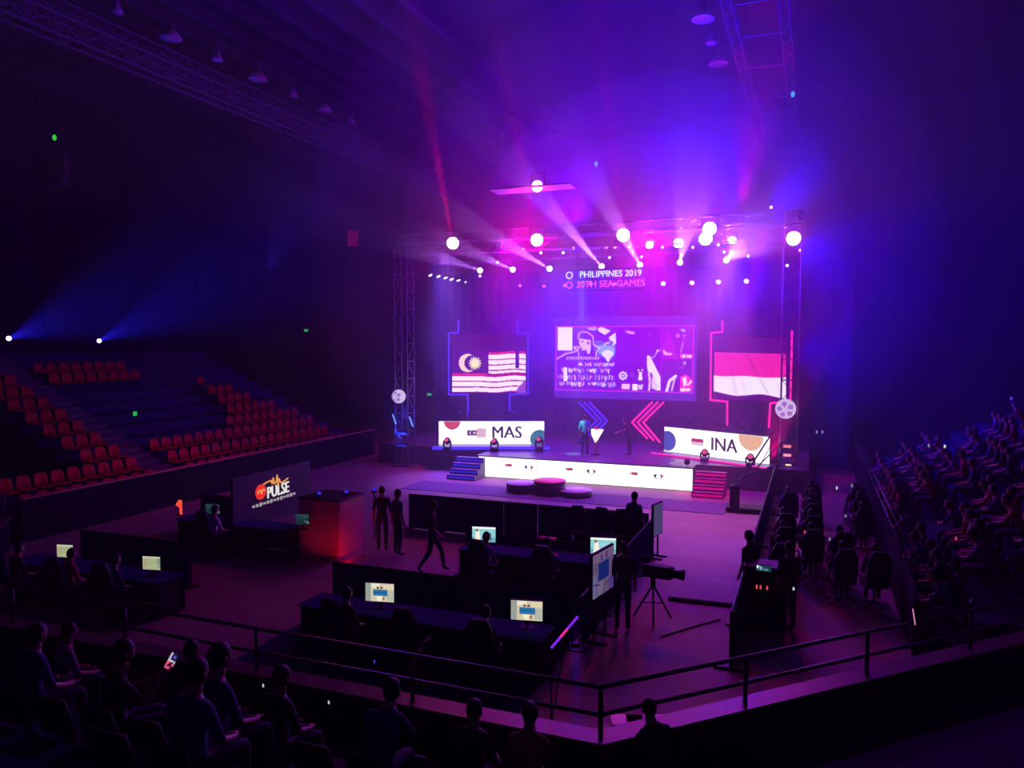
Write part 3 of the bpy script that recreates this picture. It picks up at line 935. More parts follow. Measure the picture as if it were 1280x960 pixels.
# lamps lighting the towers
light('tower_uplight', 'SPOT', (xl, 29.0, 1.0), (xl + .1, 29.7, 4), 1200, (.03, .05, 1), 80, .8, .05)
light('tower_uplight', 'SPOT', (xr - .5, 29.3, 1.2), (xr, 31, 5.5), 3200, (1, .0, .25), 50, .8, .05)
for (a, b, tw, yy_, mm_, lb) in ((493, 524, 'l', 29.2, 'outer', 'blue'), (514, 527, 'l', 29.2, 'stage-side', 'blue')):
    q = aty(a, b, 29.2)
    t = thing('tube_lamp', mm_ + ' short slanted light blue tube lamp low on the MAS tower', 'lamp', q, 0, 'tube lamps on the tower')
    MB().tube((-.09, 0, .22), (.09, 0, -.22), .03, 8).build('tube', emat('tube_blue', (.12, .3, 1), 1.4, False), t)
    MB().tube((-.1, 0, .25), (-.09, 0, .22), .04, 8).tube((.09, 0, -.22), (.1, 0, -.25), .04, 8).build('end_cap', BLACK, t)
for k, (b, s) in enumerate(((557, .0), (541, 0))):
    q = aty(502, b, 29.15)
    t = thing('tower_wash_lamp', ('lower' if k == 0 else 'upper') + ' blue glowing bar lamp across the tower by the MAS desk', 'lamp', q)
    MB().box((0, .05, 0), (.55, .1, .14), bev=.02).build('housing', BLACK, t)
    MB().box((0, -.005, 0), (.45, .02, .06)).build('strip', emat('strip_deep_blue', (.02, .03, .9), 1.0, False), t)
for k, b in enumerate((560, 571, 584)):
    q = aty(984, b - 2, 30.4)
    t = thing('tower_wash_lamp', ('highest', 'middle', 'lowest and brightest')[k] + ' red glowing bar lamp across the tower by the INA desk', 'lamp', q)
    MB().box((0, .05, 0), (.62, .1, .16), bev=.02).build('housing', mat('dark_red_metal', (.3, .03, .05), .4), t)
    MB().box((0, -.005, 0), (.28, .02, .1)).build('strip', emat('strip_red%d' % k, ((1, .25, .35), (1, .35, .45), (1, .65, .45))[k], (1.0, 1.2, 2.0)[k], False), t)
#@@PART3

# ------------------------------------------------------------------ stands
def prism(mb, poly, z0, z1):
    n = len(poly)
    vs = [(x, y, z0) for x, y in poly] + [(x, y, z1) for x, y in poly]
    mb.add(vs, [tuple(range(n - 1, -1, -1)), tuple(range(n, 2 * n))] + [(i, (i + 1) % n, n + (i + 1) % n, n + i) for i in range(n)])


KX, KZ = .85, .39
fs = tag(thing('stand_terrace_front', None, None), kind='structure')
def off(d):      # front stand outline pushed back by d: left diagonal, straight, right diagonal
    a = (-14.6 - .414 * d, 8.4 - d); b = (-2.2 + .414 * d, 8.4 - d)
    return [(a[0] - 5.2, a[1] + 5.2), a, b, (b[0] + 6, b[1] + 6)]
KZF = .42
for k in range(12):
    p0, p1 = off(k * KX + .12), off((k + 1) * KX + .12)
    mb = MB()
    for i in range(3):
        prism(mb, [p0[i], p1[i], p1[i + 1], p0[i + 1]], 0, .1 + KZF * k)
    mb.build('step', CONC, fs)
pp = tag(thing('parapet_front', None, None), kind='structure')
p0, p1 = off(-.1), off(.12)
for i in range(3):
    mb = MB(); prism(mb, [p0[i], p1[i], p1[i + 1], p0[i + 1]], 0, .86)
    mb.build('wall_panel', mat('parapet_paint', (.008, .005, .014), .8, noise=.2, spec=.1), pp)
    q0, q1 = off(-.16), off(.16)
    mb = MB(); prism(mb, [q0[i], q1[i], q1[i + 1], q0[i + 1]], .86, .91)
    mb.build('coping', mat('coping_paint', (.11, .035, .055), .4), pp)
RAIL = mat('painted_rail', (.06, .05, .08), .35, .2)
rl = tag(thing('guard_rail', 'dark double guard rail on the parapet in front of the nearest seats', 'railing'))
o = off(0)
for i in range(3):
    for z in (1.17, 1.5):
        MB().tube((*o[i], z), (*o[i + 1], z), .026, 8).build('rail', RAIL, rl)
    a, b = Vector(o[i]), Vector(o[i + 1]); L = (b - a).length; n = int(L / 2.1)
    for j in range(n + 1):
        q = a + (b - a) * (j / n)
        MB().tube((q.x, q.y, .9), (q.x, q.y, 1.5), .03, 8).build('post', RAIL, rl)

ls = tag(thing('stand_terrace_left', None, None), kind='structure')
for k in range(13):
    zt = .35 + KZ * k
    x0_, x1_ = -20.15 - KX * k, -20.15 - KX * (k + 1)
    if k < 2:
        MB().box(((x0_ + x1_) / 2, 23.2, zt / 2), (KX, 18, zt)).build('step', CONC, ls)
    else:
        for ya, yb in ((14.2, 15.3), (18.0, 32.2)):
            zz_ = zt
            MB().box(((x0_ + x1_) / 2, (ya + yb) / 2, zz_ / 2), (KX, yb - ya, zz_)).build('step', CONC, ls)
        MB().box(((x0_ + x1_) / 2, 16.65, (1.0 if k < 7 else zt) / 2), (KX, 2.7, 1.0 if k < 7 else zt)).build('step', CONC, ls)
mb = MB()
for k in range(24):
    mb.box((-20.4 - KX / 2 * k, 20.2, .35 + KZ / 2 * k + .1), (KX / 2, 1.1, .2))
tag(mb.build('aisle_steps', mat('aisle_step_paint', (.06, .05, .055), .8), ls), kind='stuff')
MB().box((-20.05, 23.2, .6), (.14, 18, 1.2)).build('parapet', MATS['parapet_paint'], ls)
MB().box((-20.05, 23.2, 1.22), (.2, 18, .04)).build('coping', mat('red_lit_coping', (.55, .10, .12), .4), ls)  # red light along the edge put into the coping colour
rs = tag(thing('stand_terrace_right', None, None), kind='structure')
for k in range(13):
    zt = .35 + KZ * k
    MB().box((1.9 + KX * (k + .5), 25, zt / 2), (KX, 20.5, zt)).build('step', CONC, rs)
MB().box((1.82, 25, .5), (.14, 20.5, 1.0)).build('parapet', MATS['parapet_paint'], rs)
rr2 = thing('guard_rail', 'blue-lit guard rail in front of the crowd in the right-hand stand', 'railing')
for z in (1.3, 1.6):
    MB().tube((1.8, 14.9, z), (1.8, 35, z), .022, 8).build('rail', RAIL, rr2)
for j in range(9):
    MB().tube((1.8, 14.9 + 2.5 * j, 1.0), (1.8, 14.9 + 2.5 * j, 1.6), .025, 6).build('post', RAIL, rr2)

def seat_mesh(m):
    t = thing('stadium_seat', 'seat', 'seat', (0, 0, -20))
    MB().box((0, .02, .42), (.44, .40, .045), bev=.02).build('seat_pan', m, t)
    mb = MB()
    vs = []
    for i in range(7):
        u = -1 + i / 3
        for j, (yy_, zz_) in enumerate(((-.18, .44), (-.22, .62), (-.25, .82))):
            w_ = (.22, .22, .18)[j]
            vs += [(u * w_, yy_ + .05 * u * u, zz_ - (.03 * u ** 4 if j == 2 else 0)), (u * w_, yy_ + .05 * u * u - .03, zz_ - (.03 * u ** 4 if j == 2 else 0))]
    fs_ = []
    I = lambda i, j, s: i * 6 + j * 2 + s
    for i in range(6):
        for j in range(2):
            fs_.append((I(i, j, 0), I(i, j + 1, 0), I(i + 1, j + 1, 0), I(i + 1, j, 0)))
            fs_.append((I(i, j, 1), I(i + 1, j, 1), I(i + 1, j + 1, 1), I(i, j + 1, 1)))
        fs_.append((I(i, 2, 0), I(i, 2, 1), I(i + 1, 2, 1), I(i + 1, 2, 0)))
        fs_.append((I(i, 0, 0), I(i + 1, 0, 0), I(i + 1, 0, 1), I(i, 0, 1)))
    for j in range(2):
        fs_.append((I(0, j, 0), I(0, j, 1), I(0, j + 1, 1), I(0, j + 1, 0)))
        fs_.append((I(6, j, 0), I(6, j + 1, 0), I(6, j + 1, 1), I(6, j, 1)))
    mb.add(vs, fs_, True); mb.build('backrest', m, t)
    MB().box((0, -.05, .2), (.06, .06, .4)).box((0, -.05, .01), (.2, .12, .02)).build('leg', PLASTIC, t)
    return t
SEATF, SEATD = None, None
def seat(proto, used, loc, rz, label, group):
    if not used:
        used.append(1)
        proto.location = loc; proto.rotation_euler = (0, 0, rz); proto['label'] = label; proto['group'] = group
        return proto
    return dup(proto, loc, rz, label, group)
rows_ = ['front row', 'second row', 'third row', 'fourth row', 'fifth row', 'sixth row', 'seventh row', 'eighth row', 'ninth row', 'tenth row', 'eleventh row']
sp, used = seat_mesh(SEATRED), []
r2 = random.Random(7)
for k in range(10):
    lab = 'red plastic stadium seat in the %s of the left-hand stand' % rows_[k]
    ys = []
    if k < 2:
        y = 14.9
        while y < 19.4: ys.append(y); y += .55
        y = 21.1
        while y < 30.6: ys.append(y); y += .55
    else:
        ys = [18.25, 18.8, 19.35]
        y, ye = {2: (21.1, 30.6), 3: (26.0, 30.6), 4: (27.0, 30.2), 5: (27.4, 29.6), 6: (27.7, 29.0), 7: (27.9, 28.4)}.get(k, (21.1, 25.5))
        while y < ye: ys.append(y); y += .55
        ys += [14.65]
    for y in ys:
        seat(sp, used, (-20.62 - KX * k, y, .35 + KZ * k), -PI / 2, lab, 'red seats in the left stand, ' + rows_[k])
dp, dused = seat_mesh(SEATDARK), []

# ------------------------------------------------------------------ people
SEGS = {
 'stand': dict(pelvis=(0, 0, .95), spine=(0, 0, 1.13), chest=(0, 0, 1.31), neck=(0, 0, 1.46), nape=(0, .01, 1.53),
   shL=(-.17, 0, 1.39), elL=(-.22, -.02, 1.12), wrL=(-.24, .06, .88), hdL=(-.24, .09, .80),
   shR=(.17, 0, 1.39), elR=(.22, -.02, 1.12), wrR=(.24, .06, .88), hdR=(.24, .09, .80),
   hpL=(-.09, 0, .90), knL=(-.10, .02, .50), anL=(-.10, -.01, .09), toL=(-.12, .14, .04),
   hpR=(.09, 0, .90), knR=(.10, .02, .50), anR=(.10, -.01, .09), toR=(.12, .14, .04)),
}
def var(base, **kw):
    d = dict(SEGS[base]); d.update(kw); return d
SEGS['walk'] = var('stand', knL=(-.10, .20, .53), anL=(-.10, .26, .10), toL=(-.11, .41, .06), knR=(.10, -.08, .50), anR=(.10, -.34, .13), toR=(.11, -.22, .04), elL=(-.23, -.12, 1.13), wrL=(-.24, -.02, .90), hdL=(-.24, .04, .83), elR=(.23, .02, 1.12), wrR=(.22, .20, .95), hdR=(.21, .26, .90))
SEGS['reach'] = var('stand', spine=(0, .05, 1.12), chest=(0, .14, 1.28), neck=(0, .22, 1.41), nape=(0, .26, 1.47), shL=(-.17, .16, 1.35), shR=(.17, .16, 1.35), elL=(-.22, .32, 1.12), wrL=(-.18, .55, 1.02), hdL=(-.16, .63, .99), elR=(.22, .34, 1.14), wrR=(.16, .56, 1.05), hdR=(.14, .64, 1.02))
SEGS['sit'] = dict(pelvis=(0, 0, .53), spine=(0, -.03, .72), chest=(0, -.01, .90), neck=(0, .03, 1.05), nape=(0, .05, 1.12),
   shL=(-.17, 0, .98), elL=(-.23, .06, .72), wrL=(-.16, .28, .64), hdL=(-.11, .35, .63),
   shR=(.17, 0, .98), elR=(.23, .06, .72), wrR=(.16, .28, .64), hdR=(.11, .35, .63),
   hpL=(-.09, .03, .52), knL=(-.12, .44, .52), anL=(-.12, .42, .10), toL=(-.13, .56, .04),
   hpR=(.09, .03, .52), knR=(.12, .44, .52), anR=(.12, .42, .10), toR=(.13, .56, .04))
SEGS['sit_lean'] = var('sit', spine=(0, .04, .72), chest=(0, .15, .88), neck=(0, .25, 1.01), nape=(0, .30, 1.07), shL=(-.17, .16, .96), shR=(.17, .16, .96), elL=(-.22, .30, .76), elR=(.22, .30, .76), wrL=(-.12, .46, .70), wrR=(.12, .46, .70), hdL=(-.07, .50, .73), hdR=(.07, .50, .73))
SEGS['sit_phone'] = var('sit', elR=(.25, .16, .78), wrR=(.20, .34, .95), hdR=(.17, .40, 1.02), elL=(-.24, .12, .74), wrL=(-.05, .36, .86), hdL=(.02, .40, .92))
RAD = dict(pelvis=(.15, .11), spine=(.13, .10), chest=(.155, .11), neck=(.075, .07), nape=(.06, .06), shL=.065, shR=.065, elL=.045, elR=.045, wrL=.028, wrR=.028, hdL=.036, hdR=.036, hpL=.09, hpR=.09, knL=.062, knR=.062, anL=.042, anR=.042, toL=.036, toR=.036)
EDG = [('pelvis', 'spine'), ('spine', 'chest'), ('chest', 'neck'), ('neck', 'nape'), ('chest', 'shL'), ('shL', 'elL'), ('elL', 'wrL'), ('wrL', 'hdL'), ('chest', 'shR'), ('shR', 'elR'), ('elR', 'wrR'), ('wrR', 'hdR'),
       ('pelvis', 'hpL'), ('hpL', 'knL'), ('knL', 'anL'), ('anL', 'toL'), ('pelvis', 'hpR'), ('hpR', 'knR'), ('knR', 'anR'), ('anR', 'toR')]
SHIRTS = {}
def shirt(name, c):
    return mat('shirt_' + name, c, .85, noise=.15, bump=.2, nscale=14)
SHN = [('black', (.02, .02, .025)), ('navy', (.03, .04, .15)), ('grey', (.2, .2, .22)), ('maroon', (.35, .04, .05)), ('white', (.6, .6, .62)), ('teal', (.05, .50, .52))]
for n_, c_ in SHN: shirt(n_, c_)
BODY = {}
def body_mesh(pose):
    if pose in BODY: return BODY[pose]
    J = SEGS[pose]; names = list(J)
    me = bpy.data.meshes.new('skeleton')
    ix = {n: i for i, n in enumerate(names)}
    me.from_pydata([J[n] for n in names], [(ix[a], ix[b]) for a, b in EDG], [])
    o = bpy.data.objects.new('skeleton', me); COL.objects.link(o)
    o.modifiers.new('s', 'SKIN'); sb = o.modifiers.new('d', 'SUBSURF'); sb.levels = 1
    for n in names:
        sv = me.skin_vertices[0].data[ix[n]]
        r = RAD[n]; sv.radius = r if isinstance(r, tuple) else (r, r)
        sv.use_root = (n == 'pelvis')
    dg = bpy.context.evaluated_depsgraph_get()
    ev = bpy.data.meshes.new_from_object(o.evaluated_get(dg))
    bpy.data.objects.remove(o)
    vs = [v.co.copy() for v in ev.vertices]; fs = [tuple(p.vertices) for p in ev.polygons]
    mi = []
    cl = lambda p, a, b: (p - (a + (b - a) * max(0, min(1, (p - a).dot(b - a) / max(1e-6, (b - a).length_squared))))).length
    part = {}
    for a, b in EDG:
        k = 0
        if a in ('hpL', 'hpR', 'knL', 'knR'): k = 2
        if b in ('hpL', 'hpR'): k = 2
        if b in ('toL', 'toR'): k = 3
        if b[:2] in ('wr', 'hd') or b == 'nape': k = 1
        part[(a, b)] = k
    for p in ev.polygons:
        c = p.center
        best = min(EDG, key=lambda e: cl(c, Vector(J[e[0]]), Vector(J[e[1]])))
        k = part[best]
        if best == ('pelvis', 'spine') and (c - Vector(J['pelvis'])).length < .07: k = 2
        mi.append(k)
    mb = MB(); mb.v = [tuple(v) for v in vs]; mb.f = fs; mb.sm = [True] * len(fs)
    # head with brow, nose, chin and ears
    na = Vector(J['nape']); hc = na + Vector((0, .02, .095))
    nb = len(mb.v)
    mb.ball((0, 0, 0), 1, 14, 10)
    for i in range(nb, len(mb.v)):
        x, y, z = mb.v[i]
        f = 1 - .22 * max(0, -z) ** 1.5
        yy_ = y * .098
        if y > .7 and abs(x) < .3: yy_ += .018 * max(0, 1 - abs(z + .12) * 3) * (1 - abs(x) * 3.3)
        if y > .6 and .1 < abs(x) < .6 and -.05 < z < .25: yy_ -= .008
        mb.v[i] = (hc.x + x * .076 * f, hc.y + yy_ * f + .01 * max(0, -z), hc.z + z * .118)
    for s in (-1, 1):
        mb.ball((hc.x + s * .078, hc.y - .005, hc.z - .01), .022, 6, 5, (.5, .9, 1.3))
    mb.tube(Vector(J['neck']) + Vector((0, 0, -.04)), hc + Vector((0, -.015, -.04)), .068, 10, .056)
    # fingers and thumb
    for s in ('L', 'R'):
        wr, hd = Vector(J['wr' + s]), Vector(J['hd' + s])
        d = (hd - wr).normalized()
        side = Vector((1, 0, 0)) if abs(d.x) < .8 else Vector((0, 1, 0))
        side = (side - d * side.dot(d)).normalized(); curl = d.cross(side)
        if curl.y < 0 and abs(curl.y) > .3: curl = -curl
        for i, ln in enumerate((.058, .068, .063, .048)):
            b0 = hd + d * .02 + side * (-.027 + .018 * i)
            b1 = b0 + d * ln * .6 + curl * ln * .12
            b2 = b1 + d * ln * .35 + curl * ln * .35
            mb.tube(b0, b1, .0085, 5, .008); mb.tube(b1, b2, .008, 5, .006)
        sg_ = -1 if s == 'R' else 1
        b0 = hd - d * .02 + side * sg_ * .03
        b1 = b0 + (d * .6 + side * sg_ * .7).normalized() * .035
        mb.tube(b0, b1, .011, 5, .009); mb.tube(b1, b1 + d * .028, .009, 5, .007)
    mi += [1] * (len(mb.f) - len(mi))
    me = mb.mesh('body_' + pose, [MATS['shirt_black'], SKIN, TROUSER, BLACK])
    me.polygons.foreach_set('material_index', mi)
    # hair cap
    hb = MB(); hb.ball((0, 0, 0), 1, 14, 9)
    keep = []
    for i, (x, y, z) in enumerate(hb.v):
        hb.v[i] = (hc.x + x * .084, hc.y - .008 + y * .104, hc.z + .012 + z * .118)
    F = []
    for f in hb.f:
        c = sum((Vector(hb.v[i]) for i in f), Vector()) / len(f) - hc
        if c.z > .045 or (c.y < -.005 and c.z > -.085): F.append(f)
    hb.f = F; hb.sm = [True] * len(F)
    hm = hb.mesh('hair', HAIR)
    BODY[pose] = (me, hm, {})
    return BODY[pose]

def person(pose, col, loc, rz, label, group=None, sc=1.0):
    me, hm, cache = body_mesh(pose)
    if col not in cache:
        m = me.copy(); m.materials[0] = MATS['shirt_' + col]; cache[col] = m
    t = bpy.data.objects.new('person', None); COL.objects.link(t)
    t.location = loc; t.rotation_euler = (0, 0, rz); t.scale = (sc, sc, sc)
    tag(t, label, 'person', group)
    link('body', cache[col], t); link('hair', hm, t)
    return t

# on stage
p = aty(731, 571, 30.0)
person('stand', 'teal', (p.x, 30.0, H), R(10), 'person in a teal shirt standing with their back to us on stage', sc=.98)
p = aty(787, 575, 30.6)
person('reach', 'black', (p.x, 30.6, H), R(75), 'person in dark clothes leaning forward on stage beside the pink chevrons', sc=.92)
light('person_pink_fill', 'SPOT', (p.x - 1.2, 30.2, 1.0), (p.x, 30.5, 2.2), 40, (1, .3, .8), 60, .8, .05)  # added spot for pink highlights on the leaning person, no fixture

# ------------------------------------------------------------------ production area on the court
def chair(m=PLASTIC):
    t = thing('office_chair', 'chair', 'chair', (0, 0, -20))
    MB().box((0, .02, .48), (.48, .46, .08), bev=.03).build('seat', m, t)
    mb = MB(); vs = []
    for (w_, y_, z_) in ((.20, -.20, .56), (.24, -.24, .80), (.22, -.28, 1.08), (.13, -.30, 1.26)):
        vs += [(-w_, y_, z_), (w_, y_, z_), (w_, y_ - .07, z_), (-w_, y_ - .07, z_)]
    fs_ = [(0, 1, 2, 3), (15, 14, 13, 12)]
    for r_ in range(3):
        for i in range(4):
            j = (i + 1) % 4; fs_.append((r_ * 4 + i, r_ * 4 + 4 + i, r_ * 4 + 4 + j, r_ * 4 + j))
    mb.add(vs, fs_); mb.build('backrest', m, t)
    for s in (-1, 1):
        MB().box((s * .27, -.02, .66), (.05, .28, .03), bev=.01).box((s * .27, -.02, .56), (.03, .05, .2)).build('armrest', m, t)
    MB().tube((0, 0, .1), (0, 0, .45), .03, 8).build('column', BLACK, t)
    for i in range(5):
        a = i * 2 * PI / 5
        MB().tube((0, 0, .11), (.28 * math.cos(a), .28 * math.sin(a), .07), .022, 5).ball((.28 * math.cos(a), .28 * math.sin(a), .035), .033, 6, 4).build('foot', BLACK, t)
    return t
cp, cused = chair(), []
FEED = []
def desk_picture(t, w_, h_, y, z, kind='desk'):
    P = Pic(48, 32, (.62, .56, .40))
    rn = random.Random(int(w_ * 100) + len(FEED)); FEED.append(1)
    if kind == 'desk':
        P.rect(0, 0, 48, 32, (.60, .55, .40)); P.rect(0, 0, 9, 32, (.30, .33, .30)); P.rect(30, 2, 48, 9, (.72, .62, .42)); P.rect(36, 12, 48, 30, (.45, .45, .38)); P.rect(10, 1, 24, 8, (.8, .75, .6))
        P.rect(13, 11, 37, 22, (.02, .16, .36)); P.line([(13, 16), (37, 16)], 1, (.01, .09, .24)); P.disc(21, 8, 2.2, (.2, .06, .05)); P.disc(27, 8, 2.2, (.2, .06, .05)); P.poly([(18, 22), (30, 22), (26, 31), (20, 31)], (.85, .78, .55)); P.rect(29, 23, 32, 29, (.4, .1, .08))
    elif kind == 'teal':
        P.rect(0, 0, 48, 32, (.22, .52, .55)); P.rect(0, 0, 48, 4, (.75, .85, .8)); P.rect(0, 22, 48, 32, (.12, .34, .42)); P.poly([(5, 32), (7, 12), (10, 6), (15, 7), (16, 18), (19, 32)], (.75, .72, .6)); P.disc(10, 7, 3, (.25, .12, .1)); P.poly([(35, 28), (36, 13), (39, 12), (40, 28)], (.08, .12, .2)); P.line([(20, 14), (34, 12)], 1.5, (.35, .65, .65))
    elif kind == 'green':
        P.rect(0, 0, 48, 32, (.36, .40, .22)); P.rect(0, 0, 48, 5, (.5, .55, .35)); P.poly([(4, 5), (13, 5), (10, 26), (4, 28)], (.42, .32, .2)); P.rect(40, 4, 48, 26, (.2, .28, .2)); P.line([(14, 26), (46, 20)], 2, (.45, .5, .3))
    else:
        P.rect(0, 0, 48, 32, (.02, .06, .09)); P.rect(0, 0, 48, 9, (.04, .12, .15)); P.poly([(28, 20), (48, 22), (48, 30)], (.3, .4, .45)); P.line([(4, 14), (26, 12)], 2, (.06, .2, .28)); P.line([(30, 4), (34, 16), (38, 6)], 1.5, (.1, .25, .32))
    if kind == 'dim': P.a *= .35
    elif kind != 'teal': P.a *= .85
    P.build('picture', [(-w_ / 2, y, z + h_ / 2), (w_ / 2, y, z + h_ / 2), (w_ / 2, y, z - h_ / 2), (-w_ / 2, y, z - h_ / 2)], S1, t)
def long_desk(x0, x1, y, label, n):
    t = thing('production_desk', label, 'desk', ((x0 + x1) / 2, y, 0))
    L = x1 - x0
    MB().box((0, 0, .735), (L, .75, .03), bev=.008).build('tabletop', DRAPE, t)
    vs, fs_ = [], []
    m_ = int(L / .12)
    for j in range(m_ + 1):
        x = -L / 2 + L * j / m_; yv = .36 + .018 * math.sin(j * 1.9)
        vs += [(x, yv, .01), (x, yv - .01, .72)]
    MB().add(vs, [(2 * j, 2 * j + 2, 2 * j + 3, 2 * j + 1) for j in range(m_)], True).build('skirt', DRAPE, t)
    for i in range(n + 1):
        MB().box((-L / 2 + .05 + (L - .1) * i / n, 0, .36), (.04, .6, .72)).build('leg', BLACK, t)
    return t
long_desk(-8.6, -3.9, 11.55, 'long black desk nearest the railing, carrying two bright monitors', 3)
long_desk(-7.5, -3.9, 15.95, 'long black desk behind the nearest one, carrying teal monitors', 3)
long_desk(-16.2, -11.9, 11.5, 'long black desk of the left pod nearest us, with two green monitors', 3)
long_desk(-15.9, -12.2, 15.9, 'long black desk of the left pod, with two dim monitors', 3)
def mon(px, py, y, w_, h_, kind, label):
    p = aty(px, py, y)
    return small_monitor('monitor', w_, h_, lambda t, a, b, c, d: desk_picture(t, a, b, c, d, kind), label, 'monitor', (p.x, y, .75), R(12))
mon(475, 740, 11.55, .56, .36, 'desk', 'bright monitor with a blue rectangle, standing left on the nearest desk')
mon(658.5, 761, 11.65, .56, .36, 'desk', 'bright monitor with a blue rectangle, half hidden by a head')
mon(605, 667, 15.95, .58, .38, 'teal', 'teal monitor showing two figures on the second desk')
mon(754, 688, 16.0, .58, .38, 'teal', 'teal monitor partly hidden by the tall angled display')
mon(82, 688, 11.5, .42, .3, 'green', 'pale green monitor far left on the left pod desk')
mon(190, 705, 11.5, .42, .3, 'green', 'pale green monitor partly hidden by a head in the left pod')
mon(266, 637, 15.9, .44, .3, 'dim', 'dim blue monitor under the heartbeat logo board')
mon(378, 646, 15.8, .40, .3, 'dim', 'dim blue monitor at the edge of the red-lit booth')
tag(MB().box((-5.85, 14.4, .006), (3.8, 9.9, .012)).box((-8.5, 11.0, .006), (1.38, 3.6, .012)).build('shade_sheet', mat('floor_shade', (.014, .006, .08), .95, spec=.05)), 'added dark sheet for shade under the production desks beside the open floor', 'shade_sheet')  # dark sheet added where the floor lies in shade
# black drape partitions
def partition(a, b, h, label, seg=1.0):
    a, b = Vector((*a, 0)), Vector((*b, 0)); d = b - a; L = d.length
    t = thing('drape_partition', label, 'partition', a, math.atan2(d.y, d.x))
    n = max(1, round(L / seg))
    for i in range(n):
        vs = []
        m_ = 9
        for j in range(m_ + 1):
            x = L * (i + (j / m_) * .985) / n
            vs += [(x, .025 * math.sin(j * 2.2 + i), .02), (x, .012 * math.sin(j * 2.2 + i), h - .01 * abs(math.sin(j * .35)))]
        MB().add(vs, [(2 * j, 2 * j + 2, 2 * j + 3, 2 * j + 1) for j in range(m_)], True).build('drape_panel', DRAPE, t)
    MB().tube((0, 0, h), (L, 0, h), .02, 6).build('top_bar', BLACK, t)
    for i in range(n + 1):
        MB().tube((L * i / n, .03, 0), (L * i / n, .03, h), .02, 6).box((L * i / n, .03, .01), (.3, .3, .02)).build('upright', BLACK, t)
    return t
partition((-9.06, 12.95), (-3.95, 12.95), 1.0, 'low black drape partition behind the nearest production desk')
partition((-11.0, 19.6), (-3.9, 19.6), 1.02, 'long low black drape partition nearest the podium')
partition((-3.75, 12.9), (-3.75, 19.5), .95, 'low black drape partition running towards the stage beside the open floor')
partition((-7.75, 16.6), (-4.0, 16.6), .9, 'low black drape partition behind the second production desk')
partition((-16.3, 13.0), (-12.9, 13.0), 1.0, 'low black drape partition behind the nearer desk of the left pod')
partition((-16.8, 17.4), (-14.25, 17.4), 1.0, 'low black drape partition behind the farther desk of the left pod')
for i, (px, yv) in enumerate(((725, 19.2), (759, 19.2), (776, 19.2), (797, 19.2))):
    q = aty(px, 640, yv)
    seat(cp, cused, (q.x, yv, 0), (.1, -.2, .3, 0)[i], 'black high-backed office chair poking above the long partition, %s' % ('nearest the podium', 'one of the middle pair, further left', 'one of the middle pair, further right', 'nearest the slim display')[i], 'office chairs at the long partition')
for i, (x, y) in enumerate(((-7.3, 10.75), (-6.0, 10.8), (-4.75, 10.8), (-6.6, 15.1), (-5.2, 15.15), (-15.3, 10.7), (-13.9, 10.8), (-12.7, 10.8), (-14.2, 15.1))):
    seat(cp, cused, (x, y, 0), .1 * ((i * 7) % 5 - 2), ['black office chair at the nearest desk, its end by the booth side', 'empty black office chair at the middle of the nearest desk', 'black office chair at the nearest desk, before the right bright monitor', 'black office chair at the second desk before the teal monitor', 'black office chair at the second desk near the tall display', 'black office chair at the far end of the nearer left pod desk', 'black office chair in the middle of the nearer left pod desk', 'black office chair at the nearer left pod desk, by its open end', 'black office chair at the farther left pod desk'][i], 'office chairs at the production desks')
    if i not in (1,):
        person('sit', SHN[(i * 3) % 5 if i > 2 else 0][0], (x, y + .02, 0), .08 * ((i * 5) % 5 - 2), 'crew member in %s at %s, %s' % (SHN[(i * 3) % 5 if i > 2 else 0][0], 'nearest desk' if i < 3 else 'second desk' if i < 5 else 'left pod' if i < 8 else 'far left pod', ['below the left bright monitor', '', 'head in front of the right bright monitor', 'below the teal monitor', 'between the teal monitors', 'below the far left green monitor', 'between the green monitors', 'head beside the hidden green monitor', 'alone'][i]))
for i, (px, py, col, rz, pose, lab) in enumerate(((478, 690, 'black', .4, 'stand', 'person in dark clothes standing beside the red-lit booth'), (497, 695, 'navy', -.5, 'stand', 'person in a navy shirt standing at the end of the long partition'), (541, 716, 'black', -1.2, 'walk', 'person walking across the red floor patch between the desks'), (778, 790, 'black', .3, 'stand', 'person in black standing beside the tall angled display'), (792, 700, 'navy', -.3, 'stand', 'person in navy standing at the side partition behind the displays'), (936, 770, 'black', 1.0, 'stand', 'camera operator in black standing at the crowd barrier'), (985, 790, 'black', .6, 'stand', 'crew member in black standing beside the small control screens'))):
    q = atz(px, py)
    person(pose, col, (q.x, q.y, 0), rz, lab)
